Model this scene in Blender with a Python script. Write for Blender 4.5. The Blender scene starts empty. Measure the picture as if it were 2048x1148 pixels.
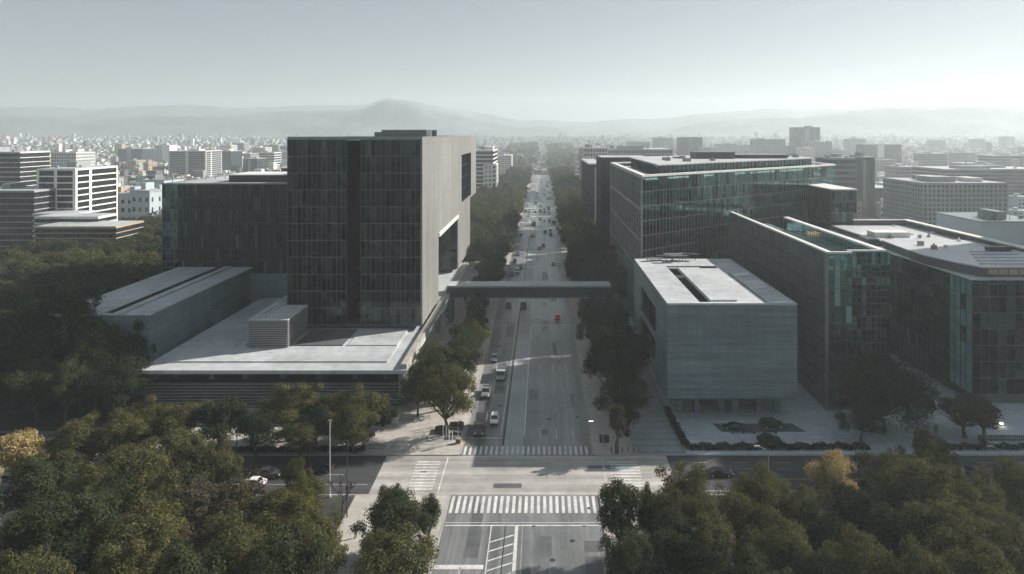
import bpy, math, random
from mathutils import Vector, Matrix
rnd = random.Random(7)
C = bpy.context.scene.collection
H, F, VX, VY = 60.0, 1300.0, 1085.0, 268.0     # camera height (m), focal length and vanishing point measured on the photograph
def wx(px, d): return (px - VX) * d / F
def wz(py, d): return H - (py - VY) * d / F
def wd(py, z=0.0): return (H - z) * F / (py - VY)
R = math.radians

# ------------------------------------------------------------------ helpers
class MB:
    def __init__(s): s.v = []; s.f = []; s.m = []
    def face(s, pts, mi=0):
        n = len(s.v); s.v += [tuple(p) for p in pts]; s.f.append(tuple(range(n, n + len(pts)))); s.m.append(mi)
    def box(s, x0, x1, y0, y1, z0, z1, mi=0):
        n = len(s.v)
        s.v += [(x0,y0,z0),(x1,y0,z0),(x1,y1,z0),(x0,y1,z0),(x0,y0,z1),(x1,y0,z1),(x1,y1,z1),(x0,y1,z1)]
        for q in ((0,3,2,1),(4,5,6,7),(0,1,5,4),(1,2,6,5),(2,3,7,6),(3,0,4,7)):
            s.f.append(tuple(n+i for i in q)); s.m.append(mi)
    def obox(s, c, ax, ay, hx, hy, z0, z1, mi=0):      # box on two horizontal axes
        n = len(s.v); P = []
        for z in (z0, z1):
            for a, b in ((-1,-1),(1,-1),(1,1),(-1,1)):
                P.append((c[0]+ax[0]*hx*a+ay[0]*hy*b, c[1]+ax[1]*hx*a+ay[1]*hy*b, z))
        s.v += P
        for q in ((0,3,2,1),(4,5,6,7),(0,1,5,4),(1,2,6,5),(2,3,7,6),(3,0,4,7)):
            s.f.append(tuple(n+i for i in q)); s.m.append(mi)
    def prism(s, poly, z0, z1, mi=0):
        n = len(s.v); k = len(poly)
        s.v += [(p[0],p[1],z0) for p in poly] + [(p[0],p[1],z1) for p in poly]
        s.f.append(tuple(n+i for i in reversed(range(k)))); s.m.append(mi)
        s.f.append(tuple(n+k+i for i in range(k))); s.m.append(mi)
        for i in range(k):
            j = (i+1) % k; s.f.append((n+i,n+j,n+k+j,n+k+i)); s.m.append(mi)
    def tube(s, p0, p1, r0, r1=None, k=6, mi=0):
        r1 = r0 if r1 is None else r1
        a, b = Vector(p0), Vector(p1); t = (b-a)
        if t.length < 1e-6: return
        t.normalize(); u = t.orthogonal().normalized(); w = t.cross(u); n = len(s.v)
        for c, r in ((a,r0),(b,r1)):
            for i in range(k):
                q = c + (u*math.cos(2*math.pi*i/k) + w*math.sin(2*math.pi*i/k))*r; s.v.append(tuple(q))
        for i in range(k):
            j = (i+1) % k; s.f.append((n+i,n+j,n+k+j,n+k+i)); s.m.append(mi)
        s.f.append(tuple(n+i for i in reversed(range(k)))); s.m.append(mi)
        s.f.append(tuple(n+k+i for i in range(k))); s.m.append(mi)
    def path(s, pts, rs, k=6, mi=0):
        for i in range(len(pts)-1): s.tube(pts[i], pts[i+1], rs[i], rs[i+1], k, mi)
    def mesh(s, name, mats, smooth=False):
        me = bpy.data.meshes.new(name); me.from_pydata(s.v, [], s.f)
        for m in (mats if isinstance(mats, (list, tuple)) else [mats]): me.materials.append(m)
        me.polygons.foreach_set('material_index', s.m)
        if smooth: me.polygons.foreach_set('use_smooth', [True]*len(s.f))
        me.update(); return me
    def build(s, name, mats, parent=None, smooth=False):
        o = bpy.data.objects.new(name, s.mesh(name, mats, smooth)); C.objects.link(o)
        if parent is not None: o.parent = parent
        return o

def tag(o, label=None, cat=None, group=None, kind=None):
    if label: o['label'] = label
    if cat: o['category'] = cat
    if group: o['group'] = group
    if kind: o['kind'] = kind
    return o
def empty(name, label, cat, loc=(0,0,0), rz=0, group=None):
    o = bpy.data.objects.new(name, None); C.objects.link(o); o.location = loc; o.rotation_euler = (0,0,rz)
    o.empty_display_size = .5
    return tag(o, label, cat, group)
def building(name, label, loc=(0,0,0), group=None, cat='building'): return empty(name, label, cat, loc, 0, group)
def copy_tree(o, parent=None):
    c = o.copy(); C.objects.link(c); c.parent = parent
    for ch in list(o.children): copy_tree(ch, c)
    return c
def remove_tree(o):
    for ch in list(o.children): remove_tree(ch)
    bpy.data.objects.remove(o)
def struct(mb, name, mats, label, cat):
    return tag(mb.build(name, mats), label, cat, None, 'structure')
NUM = ['first','second','third','fourth','fifth','sixth','seventh','eighth','ninth','tenth','eleventh','twelfth','thirteenth','fourteenth','fifteenth','sixteenth','seventeenth','eighteenth','nineteenth','twentieth']

# ------------------------------------------------------------------ materials
def newmat(name):
    m = bpy.data.materials.new(name); m.use_nodes = True; nt = m.node_tree; nt.nodes.clear()
    return m, nt, nt.nodes, nt.links
def coords(nt, mode, sc):
    N, L = nt.nodes, nt.links
    if mode == 'pos': s = N.new('ShaderNodeNewGeometry').outputs['Position']
    else: s = N.new('ShaderNodeTexCoord').outputs['Object']
    mp = N.new('ShaderNodeMapping'); mp.inputs['Scale'].default_value = sc if isinstance(sc, (tuple, list)) else (sc,)*3
    L.new(s, mp.inputs['Vector']); return mp.outputs['Vector']
def noise(nt, vec, detail=5, rough=.6, scale=1.0):
    n = nt.nodes.new('ShaderNodeTexNoise'); n.inputs['Scale'].default_value = scale
    n.inputs['Detail'].default_value = detail; n.inputs['Roughness'].default_value = rough
    nt.links.new(vec, n.inputs['Vector']); return n.outputs['Fac']
def remap(nt, val, a, b, lo=.3, hi=.7):
    n = nt.nodes.new('ShaderNodeMapRange'); n.inputs['From Min'].default_value = lo; n.inputs['From Max'].default_value = hi
    n.inputs['To Min'].default_value = a; n.inputs['To Max'].default_value = b
    nt.links.new(val, n.inputs['Value']); return n.outputs['Result']
def mathn(nt, op, a, b=None):
    n = nt.nodes.new('ShaderNodeMath'); n.operation = op
    for i, x in enumerate((a, b)):
        if x is None: continue
        if isinstance(x, (int, float)): n.inputs[i].default_value = x
        else: nt.links.new(x, n.inputs[i])
    return n.outputs[0]
def mixc(nt, fac, a, b, blend='MIX'):
    n = nt.nodes.new('ShaderNodeMix'); n.data_type = 'RGBA'; n.blend_type = blend
    if isinstance(fac, (int, float)): n.inputs[0].default_value = fac
    else: nt.links.new(fac, n.inputs[0])
    for i, x in ((6,a),(7,b)):
        if isinstance(x, tuple): n.inputs[i].default_value = (*x[:3], 1)
        else: nt.links.new(x, n.inputs[i])
    return n.outputs[2]
def scalec(nt, col, val):
    n = nt.nodes.new('ShaderNodeVectorMath'); n.operation = 'SCALE'
    if isinstance(col, tuple): n.inputs[0].default_value = col[:3]
    else: nt.links.new(col, n.inputs[0])
    nt.links.new(val, n.inputs['Scale']); return n.outputs[0]
def surf(name, col, rough=.7, layers=(), mode='pos', metal=0.0, lines=None, linecol=.6, bump=0.0, spec=.5, rvar=0):
    """layers: (scale, amount) noise that multiplies the colour; lines: (axis, period, width) joints"""
    m, nt, N, L = newmat(name)
    b = N.new('ShaderNodeBsdfPrincipled'); o = N.new('ShaderNodeOutputMaterial'); L.new(b.outputs[0], o.inputs[0])
    b.inputs['Roughness'].default_value = rough; b.inputs['Metallic'].default_value = metal
    b.inputs['Specular IOR Level'].default_value = spec
    f = None; nz = None
    for sc, am in layers:
        nz = noise(nt, coords(nt, mode, sc)); r = remap(nt, nz, 1-am, 1+am)
        f = r if f is None else mathn(nt, 'MULTIPLY', f, r)
    for ax, per, w in (lines or ()):
        g = N.new('ShaderNodeNewGeometry').outputs['Position'] if mode == 'pos' else N.new('ShaderNodeTexCoord').outputs['Object']
        sp = N.new('ShaderNodeSeparateXYZ'); L.new(g, sp.inputs[0])
        fr = mathn(nt, 'FRACT', mathn(nt, 'MULTIPLY', sp.outputs[ax], 1.0/per))
        lt = mathn(nt, 'LESS_THAN', fr, w/per)
        k = mathn(nt, 'SUBTRACT', 1.0, mathn(nt, 'MULTIPLY', lt, 1-linecol))
        f = k if f is None else mathn(nt, 'MULTIPLY', f, k)
    if f is None: b.inputs['Base Color'].default_value = (*col, 1)
    else: L.new(scalec(nt, col, f), b.inputs['Base Color'])
    if nz is not None and rvar: L.new(remap(nt, nz, rough-rvar, rough+rvar), b.inputs['Roughness'])
    if bump and nz is not None:
        bp = N.new('ShaderNodeBump'); bp.inputs['Strength'].default_value = bump; bp.inputs['Distance'].default_value = .05
        L.new(nz, bp.inputs['Height']); L.new(bp.outputs[0], b.inputs['Normal'])
    return m
def glass(name, tint, refl=.05, gain=1.0, rough=.02, col=(.78,.95,1.0)):
    m, nt, N, L = newmat(name)
    t = N.new('ShaderNodeBsdfTransparent'); t.inputs[0].default_value = (*tint, 1)
    g = N.new('ShaderNodeBsdfGlossy'); g.inputs['Roughness'].default_value = rough; g.inputs[0].default_value = (*col,1)
    fr = N.new('ShaderNodeFresnel'); fr.inputs[0].default_value = 1.5
    k = mathn(nt, 'MINIMUM', mathn(nt, 'ADD', mathn(nt, 'MULTIPLY', fr.outputs[0], gain), refl), .95)
    mx = N.new('ShaderNodeMixShader'); L.new(k, mx.inputs[0]); L.new(t.outputs[0], mx.inputs[1]); L.new(g.outputs[0], mx.inputs[2])
    o = N.new('ShaderNodeOutputMaterial'); L.new(mx.outputs[0], o.inputs[0]); return m
def leafmat(name, a, b, c, tr=.3):
    m, nt, N, L = newmat(name)
    oi = N.new('ShaderNodeObjectInfo'); nz = noise(nt, coords(nt, 'obj', .55), 4, .7)
    nz2 = noise(nt, coords(nt, 'obj', 3.0), 2, .6)
    col = mixc(nt, remap(nt, nz, 0, 1), a, b)
    col = mixc(nt, mathn(nt, 'MULTIPLY', oi.outputs['Random'], .7), col, c)
    col = scalec(nt, col, remap(nt, nz2, .35, 1.9))  # wide fine tone spread stands in for sparkle on the leaves
    d = N.new('ShaderNodeBsdfDiffuse'); t = N.new('ShaderNodeBsdfTranslucent'); L.new(col, d.inputs[0]); L.new(col, t.inputs[0])
    mx = N.new('ShaderNodeMixShader'); mx.inputs[0].default_value = tr
    L.new(d.outputs[0], mx.inputs[1]); L.new(t.outputs[0], mx.inputs[2])
    o = N.new('ShaderNodeOutputMaterial'); L.new(mx.outputs[0], o.inputs[0]); return m
def emis(name, col, s):
    m, nt, N, L = newmat(name); e = N.new('ShaderNodeEmission'); e.inputs[0].default_value = (*col,1); e.inputs[1].default_value = s
    o = N.new('ShaderNodeOutputMaterial'); L.new(e.outputs[0], o.inputs[0]); return m

M = {}
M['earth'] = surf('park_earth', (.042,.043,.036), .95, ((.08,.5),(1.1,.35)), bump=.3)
M['cityground'] = surf('city_ground', (.085,.088,.082), .95, ((.006,.5),(.05,.5),(.4,.3)))
M['asphalt'] = surf('avenue_asphalt', (.178,.183,.184), .36, (((.35,.012,1),.32),((1.4,.02,1),.2),(.06,.3),((.9,.25,1),.14),(3.0,.12)), lines=((1,7.5,.12),), linecol=.8, rvar=.06)
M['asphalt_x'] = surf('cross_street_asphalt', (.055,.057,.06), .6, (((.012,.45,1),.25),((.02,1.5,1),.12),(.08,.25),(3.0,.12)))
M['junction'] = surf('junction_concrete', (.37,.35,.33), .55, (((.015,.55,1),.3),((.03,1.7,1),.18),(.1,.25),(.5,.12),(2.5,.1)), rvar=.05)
M['patch'] = surf('asphalt_patch', (.105,.108,.11), .5, ((.5,.25),(3,.15)))
M['busway'] = surf('median_concrete', (.34,.355,.36), .55, (((.6,.02,1),.2),(.12,.2),(2.5,.1)), lines=((1,5.0,.1),), linecol=.75)  # lighter concrete, brightened further to stand in for the road's sheen
M['pave'] = surf('pavement_slabs', (.42,.395,.355), .75, ((.09,.22),(.7,.15),((.3,2.0,1),.1)), lines=((0,2.4,.06),(1,1.6,.06)), linecol=.72)
M['pave_plaza'] = surf('plaza_paving', (.45,.51,.54), .7, ((.07,.2),((.15,1.3,1),.14),(.9,.12)), lines=((1,1.5,.06),), linecol=.75)  # blue cast of the shade is tinted into the base colour
M['pave_walk'] = surf('walk_paving', (.27,.30,.315), .7, ((.07,.2),(.9,.15)), lines=((1,2.6,.18),), linecol=.35)
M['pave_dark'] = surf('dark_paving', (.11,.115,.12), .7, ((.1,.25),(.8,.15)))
M['kerb'] = surf('kerb_stone', (.36,.345,.32), .8, ((.3,.2),))
M['gutter'] = surf('gutter_dark', (.03,.032,.035), .8, ((.5,.2),))
M['paint'] = surf('road_paint', (.60,.59,.57), .6, ((.5,.2),((.6,.03,1),.15),(2.5,.2),(6,.2)))
M['paint_old'] = surf('worn_road_paint', (.34,.335,.32), .6, ((.4,.3),(5,.25)))
M['paint_y'] = surf('yellow_road_paint', (.45,.33,.12), .6, ((.4,.3),(5,.25)))
M['hill'] = surf('hazed_hill_slope', (.15,.17,.175), .95, ((.004,.4),(.02,.3)))  # base paled and blued, so some haze sits in the colour
M['conc'] = surf('board_marked_concrete', (.152,.195,.212), .7, (((.05,.05,1.7),.26),((.25,.25,6),.2),(.1,.2),((1.2,1.2,.1),.12)), lines=((2,.9,.03),), linecol=.8)  # bluish base carries part of the shade's blue cast
M['conc_roof'] = surf('roof_concrete', (.42,.44,.45), .75, ((.06,.22),(.5,.15),((.05,.8,1),.1)))
M['conc_wall'] = surf('warm_concrete', (.36,.335,.295), .7, ((.05,.14),((.3,.3,.05),.12),(.6,.1)), lines=((2,1.5,.04),), linecol=.82)
M['panel'] = surf('ribbed_panel', (.20,.198,.188), .6, (((1,1.1,.015),.20),(.04,.16),((.3,.35,.05),.12),(.5,.06)), lines=((1,1.35,.10),(2,4.1,.10)), linecol=.66)
M['white'] = surf('white_coping', (.72,.71,.68), .55, ((.2,.1),(1.5,.08)))
M['whitewall'] = surf('white_render', (.62,.61,.58), .75, ((.05,.15),(.5,.12)))
M['roofmetal'] = surf('pale_metal_roof', (.50,.51,.52), .45, ((.06,.15),(.7,.1)), lines=((0,3.2,.06),), linecol=.8, rvar=.06)
M['steel'] = surf('dark_steel', (.06,.065,.07), .45, ((.5,.2),), metal=.3)
M['mull'] = surf('mullion_metal', (.05,.062,.07), .4, ((.4,.15),), metal=.5)
M['mull_t'] = surf('tower_mullion', (.085,.10,.112), .4, ((.4,.15),), metal=.2)
M['void'] = surf('recess_shade', (.006,.007,.009), .8)  # near-black colour stands in for deep shade in the facade recess
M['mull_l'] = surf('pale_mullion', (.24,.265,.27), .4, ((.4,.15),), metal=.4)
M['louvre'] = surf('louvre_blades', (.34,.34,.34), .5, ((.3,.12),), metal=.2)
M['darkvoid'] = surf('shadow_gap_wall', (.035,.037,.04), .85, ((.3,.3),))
M['slab'] = surf('floor_slab', (.16,.16,.155), .8, ((.3,.2),))
M['core'] = surf('interior_wall', (.10,.10,.095), .85, ((.25,.4),(.05,.3)))
M['teal_core'] = surf('teal_interior', (.16,.26,.25), .8, ((.25,.4),(.05,.35)))
M['blind'] = surf('window_blind', (.19,.21,.215), .9, ((.5,.2),))
M['g_dark'] = glass('tower_glass', (.20,.26,.29), .0, .6)
M['g_dark2'] = glass('tower_glass_pale', (.34,.41,.43), .02, .7, .05)
M['g_green'] = glass('green_glass', (.42,.68,.66), .09, 1.1, col=(.55,.92,.92))
M['g_green2'] = glass('green_glass_pale', (.52,.78,.76), .14, 1.1, .06, col=(.6,.95,.95))
M['g_bronze'] = glass('bronze_glass', (.24,.26,.27), .02, .8)
M['g_black'] = surf('opaque_dark_glass', (.018,.022,.026), .06, ((.4,.4),), spec=.6)
M['g_blue'] = surf('opaque_blue_glass', (.05,.065,.075), .12, ((.3,.4),), spec=.6)
M['teal'] = surf('teal_panel_glass', (.20,.33,.33), .1, ((.3,.25),))
M['bark'] = surf('bark', (.085,.072,.058), .95, ((1.5,.35),), mode='obj')
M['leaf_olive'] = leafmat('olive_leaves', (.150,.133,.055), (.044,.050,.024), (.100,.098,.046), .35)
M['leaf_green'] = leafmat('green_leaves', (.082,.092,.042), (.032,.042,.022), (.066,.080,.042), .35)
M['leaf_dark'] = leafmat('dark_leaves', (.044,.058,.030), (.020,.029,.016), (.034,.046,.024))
M['leaf_yellow'] = leafmat('yellow_leaves', (.46,.36,.17), (.28,.22,.10), (.38,.30,.14))
M['leaf_brown'] = leafmat('brown_twigs', (.10,.075,.045), (.052,.047,.032), (.075,.066,.045), .15)
M['lamp_or_glint'] = emis('lamp_and_glint_glow', (1,.82,.55), 6)  # ground lamp, and the glow painted as a glint on one street lamp
M['fire'] = emis('warm_lamp', (1,.45,.15), 3)
M['pole'] = surf('galvanised_pole', (.42,.42,.41), .45, ((.8,.12),), metal=.4)
M['poledark'] = surf('dark_pole', (.05,.05,.05), .5, ((.8,.2),), metal=.3)
M['tyre'] = surf('tyre_rubber', (.02,.02,.021), .85, ((3,.2),), mode='obj')
M['rim'] = surf('wheel_rim', (.45,.45,.46), .35, metal=.8)
M['carglass'] = surf('car_glass', (.015,.018,.02), .05, spec=.7)
M['hl'] = surf('headlamp_glass', (.75,.76,.78), .12)
M['tl'] = surf('tail_lamp', (.45,.02,.015), .2)
M['tl_on'] = emis('lit_tail_lamp', (1,.08,.03), .6)
for k, c in dict(white=(.75,.75,.74), silver=(.45,.46,.47), grey=(.20,.205,.21), black=(.015,.016,.018), red=(.42,.03,.025), blue=(.05,.10,.22), beige=(.42,.38,.30), dark=(.05,.052,.055)).items():
    M['car_'+k] = surf('car_paint_'+k, c, .28, ((1.2,.06),), mode='obj', spec=.6)
M['yellowbox'] = surf('yellow_paint', (.55,.38,.05), .6, ((2,.2),))
M['orange'] = surf('orange_render', (.45,.22,.09), .8, ((.1,.2),))
M['ochre'] = surf('ochre_render', (.42,.33,.22), .8, ((.1,.2),))
M['greywall'] = surf('grey_render', (.30,.31,.31), .8, ((.05,.2),(.6,.12)))
M['darkwall'] = surf('dark_cladding', (.10,.105,.11), .7, ((.05,.2),(.6,.12)))
M['redroof'] = surf('red_roof', (.28,.13,.09), .85, ((.4,.3),))
M['bluewall'] = surf('pale_blue_wall', (.46,.52,.56), .7, ((.05,.12),))
# ------------------------------------------------------------------ the setting
def gz(y): return max(0.0, y-950.0)*0.020
def make_ground():
    mb = MB(); xs = [-6200,-5200,-2500,-1200,-600,-200,0,200,600,1200,2500,5200,6200]; ys = [-1500,-100,0,300,700,950,1200,1600,2000,2400,2800,3200,3600,4300]
    n = 0
    for y in ys:
        for x in xs: mb.v.append((x, y, gz(y)-.06))
    k = len(xs)
    for j in range(len(ys)-1):
        for i in range(k-1): mb.f.append((j*k+i, j*k+i+1, (j+1)*k+i+1, (j+1)*k+i)); mb.m.append(0)
    return struct(mb, 'ground', M['cityground'], 'wide hazy city ground reaching to the foot of the hills', 'ground')
make_ground()
def sheet(name, x0, x1, y0, y1, z, m, label, cat):
    mb = MB(); mb.face([(x0,y0,z),(x1,y0,z),(x1,y1,z),(x0,y1,z)]); return struct(mb, name, m, label, cat)
def slab(name, x0, x1, y0, y1, zt, m, label, cat):
    mb = MB(); mb.box(x0,x1,y0,y1,-.04,zt); return struct(mb, name, m, label, cat)
RL, RR = -15.2, 9.3          # avenue kerbs
CN, CF = 108.0, 121.2        # cross street kerbs
AV_END = 950
def avenue():
    mb = MB(); mb.face([(RL,20,0),(RR,20,0),(RR,CN,0),(RL,CN,0)]); mb.face([(RL,CF,0),(RR,CF,0),(RR,AV_END,0),(RL,AV_END,0)])
    struct(mb, 'avenue_road', M['asphalt'], 'long straight grey avenue running between the two building groups', 'road')
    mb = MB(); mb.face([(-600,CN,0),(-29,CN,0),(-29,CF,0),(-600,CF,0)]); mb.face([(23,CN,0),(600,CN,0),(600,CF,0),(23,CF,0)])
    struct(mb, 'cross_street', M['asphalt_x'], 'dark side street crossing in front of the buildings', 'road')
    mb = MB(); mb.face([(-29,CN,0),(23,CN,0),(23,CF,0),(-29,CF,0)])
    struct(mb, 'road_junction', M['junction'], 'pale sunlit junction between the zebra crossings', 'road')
    mb = MB(); mb.face([(-7.4,CF,.004),(-3.8,CF,.004),(-3.8,AV_END,.004),(-7.4,AV_END,.004)])
    struct(mb, 'median_strip', M['busway'], 'lighter concrete strip down the middle of the avenue', 'road')
    mb = MB(); mb.box(-7.75,-7.5,CF+4.5,900,-.03,.10)
    struct(mb, 'median_kerb', M['gutter'], 'thin dark kerb along the middle of the avenue', 'kerb')
avenue()
def pavements():
    mb = MB(); mb.box(-84,RL-.3,CF+.3,860,-.04,.14); 
    struct(mb, 'left_pavement', M['pave'], 'sunlit slab pavement beside the podium building', 'pavement')
    mb = MB(); mb.box(RR+.3,17.2,CF+.3,860,-.04,.14)
    struct(mb, 'right_pavement', M['pave'], 'pavement with the street trees in front of the concrete cube', 'pavement')
    mb = MB(); mb.box(-31,RL-.3,25,CN-.3,-.04,.14)
    struct(mb, 'near_left_pavement', M['pave'], 'pale pavement path at the lower left of the crossing', 'pavement')
    mb = MB(); mb.box(RR+.3,17,25,CN-.3,-.04,.14)
    struct(mb, 'near_right_pavement', M['pave'], 'narrow pavement beside the lower right grove', 'pavement')
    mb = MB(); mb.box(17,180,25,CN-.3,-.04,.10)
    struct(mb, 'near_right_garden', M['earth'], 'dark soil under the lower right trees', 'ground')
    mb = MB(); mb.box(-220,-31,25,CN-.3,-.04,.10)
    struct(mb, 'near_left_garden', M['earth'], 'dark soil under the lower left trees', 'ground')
    mb = MB(); mb.box(17.2,27.0,CF+.3,300,-.04,.145)
    struct(mb, 'walkway', M['pave_walk'], 'grey walkway with wide dark joints beside the concrete cube', 'path')
    mb = MB(); mb.box(27.0,170,CF+.3,300,-.04,.15)
    struct(mb, 'plaza', M['pave_plaza'], 'grey paved forecourt, tinted blue for shade, in front of the concrete cube', 'plaza')
    mb = MB(); mb.face([(36.0,130.6,.156),(53.0,130.6,.156),(51.5,134.4,.156),(35.0,134.4,.156)])
    struct(mb, 'plaza_dark_paving', M['pave_dark'], 'darker paving panel in the forecourt', 'plaza')
    mb = MB()
    for x in (RL-.3, RR):
        for a, b in ((25,CN-.3),(CF+.3,860)): mb.box(x,x+.3,a,b,-.04,.16)
    for a, b in ((-600,RL-.3),(RR+.3,600)):
        mb.box(a,b,CF,CF+.3,-.04,.16); mb.box(a,b,CN-.3,CN,-.04,.16)
    struct(mb, 'kerb', M['kerb'], 'pale stone kerbs edging the avenue and side street', 'kerb')
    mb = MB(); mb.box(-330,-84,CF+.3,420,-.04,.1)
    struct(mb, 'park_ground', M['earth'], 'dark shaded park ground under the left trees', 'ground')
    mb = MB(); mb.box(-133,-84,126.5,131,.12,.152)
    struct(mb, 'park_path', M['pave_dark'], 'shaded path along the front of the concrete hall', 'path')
    mb = MB()
    for a, b in ((RL-46,RL-9),(RR+7.9,RR+40)): mb.box(a,b,305,860,.0,.16)
    struct(mb, 'avenue_verge', M['earth'], 'earth verges under the avenue trees', 'ground')
pavements()
def markings():
    z = .010; P = MB(); O = MB(); Y = MB(); G = MB()
    def q(mb, x0, x1, y0, y1, zz=z): mb.face([(x0,y0,zz),(x1,y0,zz),(x1,y1,zz),(x0,y1,zz)])
    x = -14.9
    while x < 8.9:                                   # near and far zebra of the avenue
        q(P, x, x+.5, 102.9, 107.7); q(P, x, x+.45, 121.6, 124.9); x += 1.0
    y = 109.6
    while y < 119.6:                                 # left and right zebra of the side street
        q(P, -22.9, -18.6, y, y+.45); q(P, 12.2, 17.4, y, y+.45); y += 1.02
    q(P, -17.6, -17.4, CN+.6, CF-.6); q(P, 10.9, 11.1, CN+.6, CF-.6)
    q(P, -15, 9, 99.5, 99.75); q(P, -15, 9, 100.3, 100.42); q(P, RL+.2, -7.9, 128.1, 128.4)
    q(P, -15, -8.2, 89.6, 90.5); q(P, -7.9, -7.75, 60, 99.5); q(P, -4.2, -3.7, 60, 99.5); q(O, -3.1, -3.0, 60, 99.5)
    for i in range(16):                              # hatching
        y0 = 66+i*2.1
        if y0 < 97: P.face([(-7.7,y0,z),(-4.3,y0+1.7,z),(-4.3,y0+2.0,z),(-7.7,y0+.28,z)])
    q(G, -5.75, -5.6, 60, 99.4, .013)
    for i in range(60):                              # lane dashes
        y0 = 128+i*12.0
        if 203 < y0+2 < 216: continue
        for xx in (-.45, 2.75, 5.95): q(O if i % 3 else P, xx, xx+.14, y0, y0+4.5)
        q(O, -11.5, -11.36, y0, y0+4)
    for xx in (-11.4, 1.0): 
        for y0 in (62,74,86): q(P, xx-.1 if xx < 0 else xx, xx+.05, y0, y0+4)
    for a, b in ((129,203),(216,880)):
        q(P, -8.35, -8.2, a, b); q(P, -3.75, -3.5, a, b)
    q(O, -14.95, -14.85, 129, 880); q(O, 9.0, 9.1, 126, 880)
    q(P, -3.4, 9.1, 203.5, 204.6); q(P, RL+.3, -7.9, 203.8, 204.3)
    x = -14.9
    while x < 9: q(O, x, x+.5, 206.2, 210.2); x += 1.05
    for yy in (292,330,352,395,440,470,520,585,640,700,780):   # far crossings and stop lines
        q(P, -15, 9, yy, yy+1.8+.004*yy); 
        if yy % 3 == 0: q(O, -15, 9, yy+6, yy+9)
    # parking bay and lane pieces of the right carriageway
    q(O, 3.1, 3.22, 133, 139); q(O, 3.1, 4.6, 133, 133.12); q(O, 4.5, 4.62, 133, 136)
    for k in range(-9, 0):                           # side street lane lines
        x0 = k*11.0-24; q(O, x0-4, x0, 114.4, 114.55); q(O, x0-7, x0-1, 117.6, 117.72)
    for k in range(14):
        x0 = 27+k*7.5; q(O, x0, x0+3.2, 118.6, 118.75); q(O, x0, x0+3.2, 116.4, 116.5)
    q(Y, 24, 200, 112.9, 113.05); q(P, 24, 200, 109.2, 109.35); q(O, -200, -30, 111.2, 111.35)
    for k in range(5): q(O, -10+k*4.3, -8+k*4.3, 109.6+.02*k, 109.72+.02*k); q(O, -9+k*4, -6.6+k*4, 118.4, 118.5); q(O, -11+k*4.6, -8.9+k*4.6, 114.2, 114.32)
    q(G, 7.2, 7.6, 103.9, 104.5, .014); q(G, -1.6, -1.1, 99.3, 99.6, .014); q(G, 6.1, 6.6, 99.3, 99.6, .014); q(G, .6, .9, 113.5, 113.8)
    A = MB(); rr = random.Random(17)
    for i in range(34):
        y0 = rr.uniform(62,99) if i < 8 else rr.uniform(128,330); x0 = rr.choice((-14.2,-11,-3.2,-.2,2.9,6.1))+rr.uniform(-.3,.3); w_ = rr.uniform(.8,2.6); l_ = rr.uniform(2,11)
        q(A, x0, x0+w_, y0, y0+l_, .003+.0001*i)
    for i in range(9):
        x0, y0 = rr.uniform(-26,18), rr.uniform(CN+1,CF-3); q(A, x0, x0+rr.uniform(1,5), y0, y0+rr.uniform(.6,1.8), .0045+.0001*i) if i % 3 == 0 else None
    struct(A, 'asphalt_patches', M['patch'], 'darker repair patches in the asphalt of the avenue', 'road')
    for i in range(14):
        a = rr.uniform(62,98) if i < 4 else rr.uniform(127,260); x0 = rr.choice((-12.6,-9.4,-1.8,1.4,4.4,7.4)); n_ = 10
        G.face([(x0+.42*math.cos(6.283*k/n_), a+.42*math.sin(6.283*k/n_), .0165) for k in range(n_)])
    struct(P, 'zebra_and_lane_markings', M['paint'], 'white zebra stripes and lane lines painted on the roads', 'road marking')
    struct(O, 'worn_lane_markings', M['paint_old'], 'faded lane dashes on the roads', 'road marking')
    struct(Y, 'yellow_line', M['paint_y'], 'yellow centre line of the right side street', 'road marking')
    struct(G, 'drain_covers', M['gutter'], 'small dark drain covers and slots in the junction', 'drain')
markings()
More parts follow.
